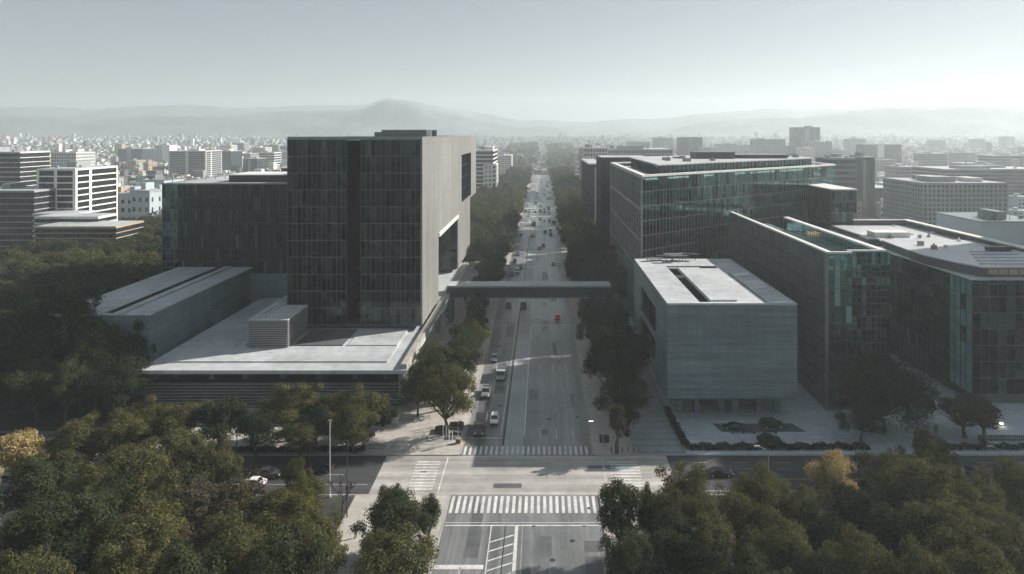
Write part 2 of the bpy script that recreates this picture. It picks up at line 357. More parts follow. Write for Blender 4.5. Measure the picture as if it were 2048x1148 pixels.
def hills():
    ridge = [(-400,222),(-250,214),(-120,218),(0,215),(100,213),(190,219),(280,212),(390,209),(470,216),(560,213),(640,210),(700,211),(735,209),(750,204),(765,197),(778,195),(792,199),(815,200),(845,204),(862,210),(900,218),(960,225),(1000,233),(1040,241),(1100,240),(1170,244),(1250,238),(1330,237),(1400,228),(1480,222),(1550,216),(1600,219),(1680,218),(1750,214),(1800,210),(1870,208),(1950,203),(2048,204),(2200,210),(2400,216)]
    def make(rd, d0, d1, name, label, dz, amp, seed):
        mb = MB(); rr = random.Random(seed); cols = []
        n = 420; ph = [rr.uniform(0,6.28) for _ in range(8)]
        for i in range(n+1):
            px = -400 + 2800*i/n; k = max(j for j in range(len(rd)) if rd[j][0] <= px+1e-6); k = min(k, len(rd)-2)
            t = (px-rd[k][0])/(rd[k+1][0]-rd[k][0]); py = rd[k][1]*(1-t)+rd[k+1][1]*t
            zr = wz(py, d1)+dz + amp*(rr.random()-.5); col = []
            for j in range(9):
                s = j/8.0; d = d0+(d1-d0)*s
                zz = gz(d0)-4 + (zr-gz(d0)+4)*(s**1.25)
                zz += (math.sin(px*.02+ph[j%8]+s*5)*.5+math.sin(px*.057+ph[(j*3)%8])*.3)*zr*.10*math.sin(math.pi*s)
                col.append((wx(px, d1), d, zz))
            col.append((wx(px, d1), d1+260, zr*.6)); col.append((wx(px, d1), d1+500, 0)); cols.append(col)
        m = len(cols[0])
        for c in cols: mb.v += c
        for i in range(n):
            for j in range(m-1): mb.f.append((i*m+j,(i+1)*m+j,(i+1)*m+j+1,i*m+j+1)); mb.m.append(0)
        o = mb.build(name, M['hill'], None, True); tag(o, label, 'hills', None, 'structure')
    make(ridge, 3500, 4250, 'mountain_range', 'faint blue mountain ridge with one small peak behind the tower', 0, 4, 3)
    low = [(x, y+14+8*math.sin(x*.006)+4*math.sin(x*.021)) for x, y in ridge]
    make(low, 3250, 3480, 'foothills', 'low hazy foothills below the mountain ridge', 0, 3, 5)
hills()

# ------------------------------------------------------------------ curtain walls
def curtain(parent, p0, p1, z0, z1, nf, bay, gm, mm, name='glass_facade', fin=.16, finw=.07, trans=.14, jit=.012, spandrel=None, spm=None, weights=None, bays=None, seed=1, subs=0):
    """glass sheet from p0 to p1, outward normal to the right of p0->p1; one quad per pane, each a touch out of true"""
    rr = random.Random(seed); d = Vector((p1[0]-p0[0], p1[1]-p0[1])); Ln = d.length; d.normalize(); n = Vector((d.y, -d.x))
    nb = max(1, round(Ln/bay)); g = MB(); gl = gm if isinstance(gm, list) else [gm]; fh = (z1-z0)/nf
    for i in range(nb):
        a = p0[0]+d.x*Ln*i/nb, p0[1]+d.y*Ln*i/nb; b = p0[0]+d.x*Ln*(i+1)/nb, p0[1]+d.y*Ln*(i+1)/nb
        for k in range(nf):
            mi = rr.choices(range(len(gl)), weights=weights)[0] if len(gl) > 1 else 0
            za, zb = z0+fh*k, z0+fh*(k+1); j = [rr.uniform(-jit, jit) for _ in range(4)]
            g.face([(a[0]+n.x*j[0],a[1]+n.y*j[0],za),(b[0]+n.x*j[1],b[1]+n.y*j[1],za),(b[0]+n.x*j[2],b[1]+n.y*j[2],zb),(a[0]+n.x*j[3],a[1]+n.y*j[3],zb)], mi)
    o = g.build(name, gl, parent)
    f = MB(); dd = (d.x,d.y); nn = (n.x,n.y)
    for i in range(nb+1):
        c = (p0[0]+d.x*Ln*i/nb + n.x*fin*.5, p0[1]+d.y*Ln*i/nb + n.y*fin*.5)
        f.obox(c, dd, nn, finw*.5, fin*.5, z0, z1)
    for k in range(nf+1):
        c = (p0[0]+d.x*Ln*.5 + n.x*fin*.42, p0[1]+d.y*Ln*.5 + n.y*fin*.42)
        f.obox(c, dd, nn, Ln*.5, fin*.42-.003, z0+fh*k-trans*.5, z0+fh*k+trans*.5)
        for s in range(subs):
            if k < nf: f.obox(c, dd, nn, Ln*.5, fin*.3, z0+fh*(k+(s+1)/(subs+1))-.03, z0+fh*(k+(s+1)/(subs+1))+.03)
    f.build('mullion_grid', mm, o)
    if spandrel:
        for k in range(nf+1):
            s = MB(); c = (p0[0]+d.x*Ln*.5 - n.x*.12, p0[1]+d.y*Ln*.5 - n.y*.12)
            s.obox(c, dd, nn, Ln*.5-.02, .06, max(z0,z0+fh*k-spandrel*.6), min(z1,z0+fh*k+spandrel*.4)); s.build('spandrel_band', spm, parent)
    return o
def inset(poly, t):
    n = len(poly); out = []
    for i in range(n):
        a, b, c = Vector(poly[i-1]), Vector(poly[i]), Vector(poly[(i+1)%n])
        d1 = (b-a).normalized(); d2 = (c-b).normalized(); n1 = Vector((-d1.y,d1.x)); n2 = Vector((-d2.y,d2.x))
        k = (n1+n2); k = k/max(.2, (1+n1.dot(n2))); p = b+k*t; out.append((p.x,p.y))
    return out
def blinds(parent, p0, p1, z0, z1, nf, bay, share, off=.5, seed=3, mat=None, full=.3, name='window_blind'):
    rr = random.Random(seed); d = Vector((p1[0]-p0[0], p1[1]-p0[1])); Ln = d.length; d.normalize(); n = Vector((d.y,-d.x)); nb = max(1, round(Ln/bay)); fh = (z1-z0)/nf
    for k in range(nf):
        i = 0
        while i < nb:
            run = min(rr.randint(1, 5), nb-i)
            if rr.random() < share:
                drop = fh*.92 if rr.random() < full else fh*rr.uniform(.25,.7)
                c = (p0[0]+d.x*Ln*(i+run*.5)/nb - n.x*off, p0[1]+d.y*Ln*(i+run*.5)/nb - n.y*off)
                b = MB(); b.obox(c, (d.x,d.y), (n.x,n.y), Ln*run/nb*.48, .03, z0+fh*(k+1)-.4-drop*.9, z0+fh*(k+1)-.4); b.build(name, mat or M['blind'], parent)
            i += run
def furniture(parent, x0, x1, y0, y1, zs, n, seed, mats=None):
    rr = random.Random(seed); mats = [M['blind'], M['core'], M['steel']]
    for z in zs:
        for _ in range(n):
            w, d, h = rr.uniform(.4,3.2), rr.uniform(.3,1.2), rr.uniform(.7,2.4); x, y = rr.uniform(x0+w/2,x1-w/2), rr.uniform(y0,y1)
            b = MB(); b.box(x-w/2, x+w/2, y-d/2, y+d/2, z, z+h); b.build('office_cabinet', rr.choice(mats), parent)

# ------------------------------------------------------------------ tower on the podium
def tower():
    t = building('office_tower', 'tall slab tower with dark glass front and pale sunlit ribbed side wall', (-48,168,9.3), None, 'office tower')
    T = Matrix.Translation((48,-168,-9.3))
    y0, zt, zb, XL, XR = 168.0, 59.2, 10.7, -65.9, -31.0
    w = MB(); a, b = XR-.5, XR
    for ya,yb,za,zz in ((168,193.8,zb,zt),(193.8,238,30.5,zt),(238,249,11,zt),(249,282,52,zt),(249,278,11,33.5),(278,282,32.7,33.5),(282,303,32.7,zt)): w.box(a,b,ya,yb,za,zz)
    w.box(XR-.5,XR+.004,167.7,168.0,zb,zt); w.build('side_wall', M['panel'], t)
    w = MB(); w.box(XL,XL+.4,168.2,303,zb,zt); w.box(XL+.4,XR-.5,302.6,303,32.7,zt); w.box(XL+.4,XR-.5,277.6,278,zb,32.7); w.box(XL+.4,XR-.5,278,302.6,32.7,33.1); w.build('rear_wall', M['darkwall'], t)
    nf = 11; fh = (zt-.6-zb)/nf
    G = [M['g_dark'], M['g_dark2'], M['g_black']]
    for xa, xb, sd in ((XL,-50.7,1),(-46.9,XR-.5,2)):
        curtain(t, (xa,y0), (xb,y0), zb, zt-.6, nf, 1.25, G, M['mull_t'], seed=sd, weights=(5,3,1), fin=.2, finw=.08, trans=.22, jit=.03)
        blinds(t, (xa,y0), (xb,y0), zb, zt-.6, nf, 1.25, .35, .55, sd+10)
        furniture(t, xa+.5, xb-.5, y0+1, y0+10, [zb+fh*k+.2 for k in range(nf)], 4, sd+20)
    for k in range(nf):
        s = MB(); z = zb+fh*k
        s.box(XL+.42,-50.72,168.35,192.6,z-.2,z+.18); s.box(-46.88,XR-.52,168.35,192.6,z-.2,z+.18); s.build('floor_slab', M['slab'], t)
    c = MB(); c.box(XL+4,-51.2,182,183,zb+.2,zt-1); c.box(-46,XR-5,180,181,zb+.2,zt-1); c.box(-57,-56.7,172,182,zb+.2,zt-1); c.box(-40,-39.7,173,180,zb+.2,zt-1)
    c.build('core_wall', M['core'], t)
    r = MB(); r.box(-50.7,-46.9,177,177.4,zb,zt-.7); r.box(-50.7,-50.5,168.1,177,zb,zt-.7); r.box(-47.1,-46.9,168.1,177,zb,zt-.7)
    for k in range(nf): r.box(-50.5,-47.1,174.5,177,zb+fh*k-.15,zb+fh*k+.15)
    r.build('facade_recess', M['void'], t)
    p = MB(); p.box(-48.4,-47.2,174.2,174.48,33.2,35.4); p.build('recess_window', M['blind'], t)
    r = MB(); r.box(XL+.4,XR-.5,168.1,302.6,zt-.9,zt-.35); r.build('roof', M['conc_roof'], t)
    r = MB(); r.box(XL,XR-.5,167.8,168.2,zt-.6,zt); r.box(XL-.1,XR-.02,167.75,168.5,zt+.003,zt+.12); r.box(XR-.9,XR+.06,168.5,303,zt+.003,zt+.12); r.box(XL-.1,XL+.5,168.5,303,zt+.003,zt+.12); r.build('parapet', M['mull_l'], t)
    r = MB(); r.box(-57.5,-41.5,232,252,zt-.35,zt+2.3); r.box(-60,-57.5,232,250,zt-.35,zt+1.5); r.build('roof_plant', M['steel'], t)
    r = MB(); r.tube((-39.5,238,zt-.35),(-39.5,238,zt+2.2),.9,.9,10); r.build('vent_stack', M['mull'], t)
    # underside, loggia, upper window
    r = MB(); r.box(XL,XR-.5,168.05,193.6,zb-.35,zb-.02); r.box(XL,XR-.5,238.2,277.5,zb-.3,zb-.02); r.build('soffit', M['darkwall'], t)
    r = MB(); r.box(-46.4,XR-.5,193.8,238,30.1,30.5); r.box(-46.4,-46,193.8,238,zb,30.1); r.box(-46,XR-.5,193.4,193.78,zb,30.1); r.build('loggia_lining', M['conc_wall'], t)
    r = MB(); r.box(XR-1.2,XR+.35,193.9,237.9,29.3,30.45); r.build('loggia_lit_lintel', M['white'], t)  # white ledge added to stand in for the sunlit lintel
    curtain(t, (-46,236.5), (XR-.6,236.5), zb, 29.9, 4, 1.8, [M['g_dark2'],M['g_dark']], M['mull'], 'loggia_glazing', seed=6, subs=1)
    curtain(t, (XR-1.1,249), (XR-1.1,282), 33.5, 52, 4, 2.2, [M['g_dark'],M['g_dark2']], M['mull'], 'upper_window', seed=7)
    r = MB(); r.box(-46,-45.6,245,285,33.4,52); r.box(-45.6,XR-1.2,245,285,42,42.3); r.build('upper_room', M['core'], t)
    r = MB(); r.box(-45,-40,239,240,zb,29); r.box(-37,-34,240,241,zb,25); r.build('loggia_room', M['core'], t)
    for x in (-63.5,-54,-44.5,-36): 
        c = MB(); c.box(x-.6,x+.6,170,171.4,9.56,zb-.35); c.build('column', M['conc'], t)
    for ch in t.children: ch.matrix_parent_inverse = T
tower()

def podium():
    t = building('podium_building', 'low wide podium with overhanging pale deck roof and dark louvred base', (-58,142,0), None, 'podium building')
    T = Matrix.Translation((58,-142,0)); zd = 9.3
    m = MB(); m.box(-87,-29.2,139.4,256,8.5,zd); m.build('deck_roof', M['conc_roof'], t)
    m = MB(); m.box(-84.6,-34.4,144.2,200,zd+.003,zd+.30); m.build('raised_deck', M['conc_roof'], t)
    m = MB(); m.box(-82.9,-70.5,154.4,186,zd+.303,zd+.62); m.build('deck_pad', M['conc_roof'], t)
    m = MB(); m.box(-59.2,-47.6,154.6,167,zd+.303,zd+.55); m.build('deck_pad', M['pave_dark'], t)
    m = MB(); m.box(-46.4,-34.6,154.6,167,zd+.303,zd+.55); m.build('deck_pad', M['conc_roof'], t)
    m = MB(); m.box(-30.6,-29.3,140.2,194,zd+.003,zd+1.05); m.box(-30.6,-29.3,194,255,zd+.003,zd+.4); m.build('deck_parapet', M['conc_wall'], t)
    # side wall to the avenue with its ledges
    m = MB(); m.box(-31.4,-30.4,141.9,232,3.0,8.5); m.box(-30.4,-29.7,141.9,205,6.1,6.7); m.box(-30.4,-29.0,141.6,200,2.6,3.4); m.build('side_wall', M['conc_wall'], t)
    m = MB(); m.box(-32.6,-32.2,143,232,.1,3.0); m.build('plinth', M['darkvoid'], t)  # dark colour stands in for the shade under the overhang
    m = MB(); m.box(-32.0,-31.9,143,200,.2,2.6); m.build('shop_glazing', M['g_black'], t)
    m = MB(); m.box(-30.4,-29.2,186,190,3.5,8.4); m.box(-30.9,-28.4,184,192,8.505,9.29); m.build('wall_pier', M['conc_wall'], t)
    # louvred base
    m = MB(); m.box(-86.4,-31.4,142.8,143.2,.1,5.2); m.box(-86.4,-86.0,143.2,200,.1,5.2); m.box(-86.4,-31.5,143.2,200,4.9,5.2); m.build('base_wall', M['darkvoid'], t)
    lv = MB(); z = .5
    while z < 5.3:
        lv.box(-87.0,-31.0,142.0,142.75,z,z+.16); lv.box(-87.0,-86.45,142.75,190,z,z+.16); z += .68
    lv.build('louvre_screen', M['louvre'], t)
    for x in (-82,-74,-66.5,-58,-50,-42,-35):
        c = MB(); c.box(x-.55,x+.55,145.4,146.5,5.2,8.5); c.build('column', M['conc'], t)
    m = MB(); m.box(-85,-33,158,158.4,5.2,8.5); m.build('recess_wall', M['core'], t)
    for ch in t.children: ch.matrix_parent_inverse = T
    # louvred plant box on the deck
    p = building('plant_box', 'small ribbed plant room on the deck beside the tower foot', (-65,153.3,zd+.3), None, 'plant room'); T = Matrix.Translation((65,-153.3,-zd-.3))
    m = MB(); m.box(-69.4,-60.2,153.5,166.5,zd+.31,16.0); m.box(-69.4,-66.2,166.5,200,zd+.31,16.0); m.build('wall', M['mull'], p)
    m = MB(); z = 9.8
    while z < 15.9: m.box(-69.6,-60.0,153.28,153.49,z,z+.14); m.box(-69.62,-69.41,153.5,200,z,z+.14); m.box(-60.19,-59.98,153.5,166.5,z,z+.14); z += .42
    m.build('louvre_screen', M['louvre'], p)
    m = MB(); m.box(-69.6,-60.0,153.3,166.7,16.003,16.2); m.box(-69.6,-66.1,166.7,200,16.003,16.2)
    for x in (-68.2,-66.9): m.box(x,x+.5,155,198,16.203,16.5)
    m.build('roof', M['conc_roof'], p)
    for ch in p.children: ch.matrix_parent_inverse = T
    # concrete hall at the left of the podium
    h = building('concrete_hall', 'long low board marked concrete hall with dark slots cut in its roof', (-101,149,0), None, 'concrete hall'); T = Matrix.Translation((101,-149,0))
    m = MB(); m.box(-113,-112.4,149.5,202,0,18.4); m.box(-113,-90,149,149.5,0,18.4); m.box(-90.5,-90,149.5,202,0,18.4); m.build('wall', M['conc'], h)
    m = MB(); m.box(-113.1,-101.3,148.9,202,18.4,18.7); m.box(-98.6,-96.6,148.9,202,18.4,18.9); m.box(-96.2,-89.9,148.9,202,18.4,18.7); m.box(-101.3,-98.6,148.9,150,18.4,18.68); m.build('roof', M['conc_roof'], h)
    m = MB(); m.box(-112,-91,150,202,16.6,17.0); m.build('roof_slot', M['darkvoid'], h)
    m = MB(); m.box(-90,-87.2,176,177.2,4,12.0); m.build('link_wall', M['conc'], h); m = MB(); m.box(-90,-66,200,201,0,17.0); m.build('end_wall', M['conc'], h)
    for ch in h.children: ch.matrix_parent_inverse = T
    # dark glass block behind
    g = building('dark_glass_block', 'dark glass office block behind the concrete hall, trees mirrored in it', (-97,204,0), None, 'office building'); T = Matrix.Translation((97,-204,0))
    x0, x1, ya, zt = wx(325,204), -66.5, 204.0, 44.2
    curtain(g, (x0+5.0,ya), (x1,ya), 0, zt, 11, 1.0, [M['g_black'],M['g_blue'],M['darkwall']], M['steel'], seed=8, weights=(14,2,1), fin=.25, finw=.08, jit=.03, subs=1)
    curtain(g, (x0,ya), (x0+5.0,ya), 0, zt, 11, 1.25, [M['g_dark2'],M['g_green2']], M['mull_l'], 'corner_glazing', seed=9, subs=1)
    curtain(g, (x0,248), (x0,ya), 0, zt, 11, 1.6, [M['g_dark2'],M['g_black']], M['mull'], seed=10)
    for k in range(1,11):
        m = MB(); m.box(x0+.3,x0+5.0,ya+.3,ya+16,zt*k/11-.18,zt*k/11+.18); m.build('floor_slab', M['blind'], g)
    m = MB(); m.box(x0+5.1,x1,ya+8,248,0,zt-.5); m.build('core_wall', M['darkvoid'], g)
    m = MB(); m.box(x0-.15,x1,ya-.25,ya+1.4,zt,zt+.35); m.box(x0-.15,x0+.9,ya+1.4,248,zt,zt+.35); m.build('parapet', M['mull_l'], g)
    m = MB(); m.box(x0+.9,x1,ya+1.4,248,zt-.4,zt); m.build('roof', M['conc_roof'], g)
    m = MB(); m.box(x0+16,x1-2,214,230,zt+.004,zt+2.2); m.box(x0+26,x1,232,246,zt+.004,zt+3.6); m.build('roof_plant', M['steel'], g)
    m = MB(); m.box(x0+15.6,x1-1.6,213.6,230.4,zt+2.203,zt+2.5); m.box(x0+25.6,x1,231.6,246.4,zt+3.603,zt+3.9); m.build('plant_roof', M['white'], g)
    for i in range(6): 
        m = MB(); m.tube((x0+1.5+i*.9,ya+3+i*5,zt),(x0+1.5+i*.9,ya+3+i*5,zt+1.4),.12,.12,5); m.tube((x0+1.5+i*.9,ya+3+i*5,zt+1.2),(x0+3.5+i*.9,ya+7+i*5,zt+1.2),.08,.08,5); m.build('roof_rail', M['mull_l'], g)
    for ch in g.children: ch.matrix_parent_inverse = T
podium()
def bridge():
    t = building('footbridge', 'flat grey enclosed footbridge spanning the avenue', (-4,208,8), None, 'footbridge'); T = Matrix.Translation((4,-208,-8))
    m = MB(); m.box(-30.2,21.6,205.2,205.5,8.2,11.9); m.box(-30.2,21.6,210.7,211,8.2,11.9); m.build('side_beam', M['mull'], t)
    m = MB(); m.box(-30.2,21.6,205,211.2,11.9,12.15); m.build('roof', M['conc_roof'], t)
    m = MB(); m.box(-30.2,21.6,205.5,210.7,8.0,8.3); m.build('deck', M['slab'], t)
    m = MB(); m.box(-30.2,21.6,205.1,205.19,8.1,8.45); m.box(-30.2,21.6,205.1,205.19,11.5,11.88); m.build('edge_trim', M['mull_l'], t)
    m = MB(); m.prism([(19.2,205.6),(21.4,205.6),(21.4,210.6),(19.2,210.6)],.1,8.0); m.build('pier', M['conc'], t)
    m = MB()
    for i in range(16): m.box(21.6,24.4,211.2-i*1.1-1.1,211.2-i*1.1,.1,8.0-i*.48)
    m.build('stair', M['conc_wall'], t)
    m = MB(); m.box(-30.6,-28.6,205.6,210.6,.1,8.0); m.build('pier', M['conc'], t)
    for ch in t.children: ch.matrix_parent_inverse = T
bridge()

# ------------------------------------------------------------------ right side
def cube():
    t = building('concrete_cube', 'big hovering board marked concrete cube with slotted flat roof', (39.5,135,0), None, 'concrete building'); T = Matrix.Translation((-39.5,-135,0))
    x0,x1,y0,y1,zb,zt = 26.0,53.0,135.2,184.0,5.0,24.7
    m = MB(); m.box(x0,x1,y0,y0+.6,zb,zt-.3); m.box(x1-.6,x1,y0+.6,y1,zb,zt-.3); m.box(x0+.6,x1-.6,y1-.6,y1,zb,zt-.3)
    m.box(x0,x0+.6,y0+.6,149.5,zb,zt-.3); m.box(x0,x0+.6,149.5,172,20.0,zt-.3); m.box(x0,x0+.6,149.5,172,zb,6.2); m.box(x0,x0+.6,172,y1,zb,zt-.3); m.box(x0,x0+.6,149.5,172,12.3,13.3); m.build('wall', M['conc'], t)
    m = MB(); m.box(x0+2.6,x0+3,149,172.5,6.2,20.0); m.build('side_recess', M['g_black'], t)
    m = MB()                                          # roof round the slots
    for a in ((x0,33,y0,y1),(35.3,x1,y0,136.6),(35.3,46.9,136.6,171),(47.4,x1,136.6,171),(46.9,47.4,165,171),(33,x1,174,y1),(33,35.3,y0,136.6),(46.3,x1,171,174),(33,35.5,171,172)): m.box(a[0],a[1],a[2],a[3],zt-.3,zt)
    m.box(x0,x1,y0-.004,y0+.12,zt-.3,zt+.10); m.build('roof', M['conc_roof'], t)
    m = MB(); m.box(35.4,41,137,170.5,zt+.003,zt+.35); m.build('roof_strip', M['conc_roof'], t)
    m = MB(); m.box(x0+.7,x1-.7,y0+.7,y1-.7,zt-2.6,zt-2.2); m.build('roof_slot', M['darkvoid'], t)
    m = MB(); m.box(31.4,32.9,137,171,zt-1.6,zt-.32); m.build('slot_liner', M['steel'], t)
    for i,(a,b,ang) in enumerate(((31,181,.3),(34.5,182.2,-.25),(38,180.8,.15),(41,182,-.4),(36,179.5,.1))):
        m = MB(); m.obox((a,b),(math.cos(ang),math.sin(ang)),(-math.sin(ang),math.cos(ang)),2.6,.9,zt+.7+i*.35,zt+.85+i*.35)
        for s in (-1.8,1.8): m.tube((a+s,b,zt),(a+s,b,zt+.8+i*.35),.09,.09,5)
        m.build('roof_canopy', M['steel'] if i%2 else M['mull_l'], t)
    m = MB(); m.box(x0+.3,x1-.3,y0+.3,y1-.3,zb-.35,zb-.003); m.build('soffit', M['darkwall'], t)
    for x in (29.5,33.2,38.4,41.4,46.5,50.5):
        m = MB(); m.box(x-.6,x+.6,139.5,141,.15,zb-.35); m.build('column', M['conc'], t)
    m = MB(); m.box(29,50,150,150.5,.15,zb-.35); m.build('lobby_wall', M['g_black'], t)
    for ch in t.children: ch.matrix_parent_inverse = T
cube()
def prism_floors(t, poly, zs, ins=.35, mat=None):
    ip = inset(poly, ins)
    for z in zs:
        m = MB(); m.prism(ip, z-.18, z+.18); m.build('floor_slab', mat or M['slab'], t)
def green():
    t = building('green_glass_building', 'large translucent green glass building with white roof coping behind the cube', (60,215,0), None, 'glass building'); T = Matrix.Translation((-60,-215,0))
    A,B,Cc,D = (29.2,190.0),(117.0,260.0),(117.0,335.0),(29.2,277.0); P = [A,B,Cc,D]; zt = 47.4; nf = 11
    curtain(t, A, B, 0, zt, nf, 1.5, [M['g_green'],M['g_green2'],M['g_dark2']], M['mull_l'], seed=21, weights=(6,2,2), fin=.14, finw=.06, jit=.02, trans=.10)
    blinds(t, A, B, 0, zt, nf, 1.5, .28, .9, 22, M['core'], .4)
    blinds(t, A, B, 0, zt, nf, 1.5, .10, .6, 25, M['blind'], .2)
    curtain(t, D, A, 0, zt, 5, 5.4, [M['g_black'],M['g_dark2'],M['g_blue']], M['mull_l'], 'framed_facade', seed=23, weights=(5,2,3), fin=.5, finw=.7, trans=1.0, subs=3)
    prism_floors(t, P, [zt*k/nf for k in range(1,nf)], .5)
    c = MB(); c.prism(inset(P, 9), .1, zt-1); c.build('core_wall', M['teal_core'], t)
    m = MB()
    pp = inset(P, -.15); qq = inset(P, 1.6)
    for i in range(4):
        j = (i+1)%4; m.prism([pp[i],pp[j],qq[j],qq[i]], zt, zt+.55)
    m.build('roof_coping', M['white'], t)
    m = MB(); m.prism(inset(P,1.7), zt-1.6, zt-1.2); m.build('roof', M['conc_roof'], t)
    Q = inset(P, 8)
    curtain(t, Q[0], Q[1], zt-1.2, zt+2.6, 1, 2.2, [M['g_green'],M['g_blue']], M['mull'], 'attic_glazing', seed=24)
    curtain(t, Q[3], Q[0], zt-1.2, zt+2.6, 1, 2.2, [M['g_green'],M['g_blue']], M['mull'], 'attic_glazing', seed=26)
    m = MB(); m.prism(inset(P,9.5), zt-1.2, zt+2.4); m.build('attic_core', M['core'], t)
    m = MB(); m.prism(inset(P,7.2), zt+2.6, zt+3.0); m.build('attic_roof', M['roofmetal'], t)
    m = MB(); m.box(wx(1392,252),wx(1470,252),252,262,zt+3.003,52.8); m.box(wx(1470,256)+.3,wx(1575,256),256,268,zt+3.003,51.6); m.build('roof_penthouse', M['darkwall'], t)
    m = MB(); m.box(wx(1390,252),wx(1472,252),251.6,262.4,52.803,53.15); m.box(wx(1472,252)+.1,wx(1578,256),255.6,268.4,51.603,51.9); m.build('penthouse_roof', M['mull_l'], t)
    rr = random.Random(72)
    for i in range(14):
        f = rr.uniform(.08,.9); x = 33+f*80; y = 204+f*60+rr.uniform(8,40); m = MB(); w_ = rr.uniform(.8,3); m.box(x,x+w_,y,y+rr.uniform(.8,2.4),zt+3.003,zt+3.0+rr.uniform(.5,1.5)); m.build('roof_unit', M['mull_l' if i%2 else 'greywall'], t)
    for i,(px,h) in enumerate(((1330,3.4),(1336,5.2),(1368,2.0),(1350,1.4))):
        m = MB(); m.tube((wx(px,232),232,zt-1.2),(wx(px,232),232,zt+h),.22,.12,6); m.box(wx(px,232)-.9,wx(px,232)+.9,231.7,232.3,zt+h*.6,zt+h*.6+.25); m.build('roof_mast', M['mull'], t)
    for ch in t.children: ch.matrix_parent_inverse = T
    # second, lower volume at the right
    v = building('stepped_glass_wing', 'lower square glass wing stepping out right of the green building', (107,228,0), None, 'glass building'); T = Matrix.Translation((-107,-228,0))
    zt2 = 40.3
    curtain(v, (101.4,276), (101.4,228), 0, zt2, 10, 1.5, [M['g_green'],M['g_green2'],M['g_dark2']], M['mull'], seed=31, weights=(5,2,3), jit=.02)
    curtain(v, (101.4,228), (110.2,228), 0, zt2, 10, 1.3, [M['g_green'],M['g_dark2']], M['mull_l'], seed=32, jit=.02)
    for k in range(1,10):
        m = MB(); m.box(101.8,110,228.4,259,zt2*k/10-.17,zt2*k/10+.17); m.build('floor_slab', M['slab'], v)
    m = MB(); m.box(105,110,233,259,.1,zt2-1); m.build('core_wall', M['core'], v)
    m = MB(); m.box(101.2,110.4,227.8,276,zt2+.003,zt2+.4); m.build('roof', M['white'], v)
    m = MB(); m.box(110.2,110.6,228,276,0,zt2); m.build('side_wall', M['greywall'], v)
    for ch in v.children: ch.matrix_parent_inverse = T
green()
def blade():
    t = building('blade_wing', 'long narrow wing with dark ribbed side and glazed open end', (68,141,0), None, 'glass building'); T = Matrix.Translation((-68,-141,0))
    x0,x1,y0,y1,zt = 62.0,75.4,140.8,214.0,34.1
    curtain(t, (x0,y1), (x0,y0), 0, zt-3.4, 8, .95, [M['g_bronze'],M['g_black']], M['mull_l'], 'ribbed_facade', seed=41, weights=(2,3), fin=.34, finw=.12, trans=.2, jit=.03)
    curtain(t, (x0,y1), (x0,y0), zt-3.4, zt, 1, .95, [M['g_bronze'],M['g_black']], M['mull_l'], 'parapet_glazing', seed=42, fin=.34, finw=.12, weights=(1,5))
    curtain(t, (x0,y0), (67.0,y0), 0, zt, 9, 1.25, [M['g_green2'],M['g_green'],M['teal']], M['mull_t'], 'end_glazing', seed=43, weights=(4,5,1), subs=1, fin=.1)
    curtain(t, (67.0,y0+2.2), (x1,y0+2.2), 0, zt, 12, 1.0, [M['g_dark'],M['g_green2'],M['g_black'],M['blind']], M['mull_t'], 'end_glazing', seed=44, weights=(4,3,2,0), subs=1, fin=.3, jit=.06)
    curtain(t, (x1,y0), (x1,200), 0, zt, 9, 1.3, [M['g_dark'],M['g_dark2']], M['mull'], seed=45, subs=1)
    curtain(t, (x1-1.0,186), (x1-1.0,y0+3), zt-3.4, zt, 1, 1.3, [M['g_green2'],M['g_green']], M['mull_l'], 'parapet_glazing', seed=46, subs=2)
    m = MB()
    for k in range(20): m.box(x0-.75,x0-.35,y0+.1+k*3.8,y0+.32+k*3.8,.3,zt-.05)
    m.build('rib_fins', M['mull_l'], t)
    for k in range(1,9):
        m = MB(); m.box(x0-.6,x0-.352,y0+.4,y1,k*3.78-.12,k*3.78+.12); m.build('floor_ledge', M['mull_t'], t)
    for k in range(1,9):
        m = MB(); m.box(x0+.4,66.9,y0+.4,y1,k*3.78-.17,k*3.78+.17); m.box(66.9,x1-.4,y0+2.6,200,k*3.78-.17,k*3.78+.17); m.build('floor_slab', M['slab'], t)
    m = MB(); m.box(x0+5.6,x1-3,152,y1,.1,zt-4.2); m.box(x0+2,x0+2.3,150,y1,.1,zt-4); m.build('core_wall', M['core'], t)
    furniture(t, x0+.8, x0+4.8, y0+1, y0+9, [k*3.78+.2 for k in range(0,9)], 5, 47)
    m = MB(); m.box(x0+.5,x1-1.2,y0+2.8,y1,zt-3.9,zt-3.5); m.build('roof', M['teal'], t)
    m = MB(); m.box(x0-.35,x0+.75,y0-.1,y1,zt+.003,zt+.38); m.box(x0+.75,67.1,y0-.1,y0+.6,zt+.003,zt+.38); m.box(x1-1.2,x1+.25,y0+2.0,200,zt+.003,zt+.45); m.box(67.1,x1-1.2,y0+2.0,y0+2.7,zt+.003,zt+.38); m.build('roof_coping', M['white'], t)
    m = MB(); m.box(68,70.5,190,192,zt-3.5,zt-2.9); m.build('roof_lamp', M['fire'], t)
    m = MB(); m.box(x0-.05,x1,y0+.5,y0+2.1,.02,.9); m.build('plinth', M['darkvoid'], t)
    for ch in t.children: ch.matrix_parent_inverse = T
blade()
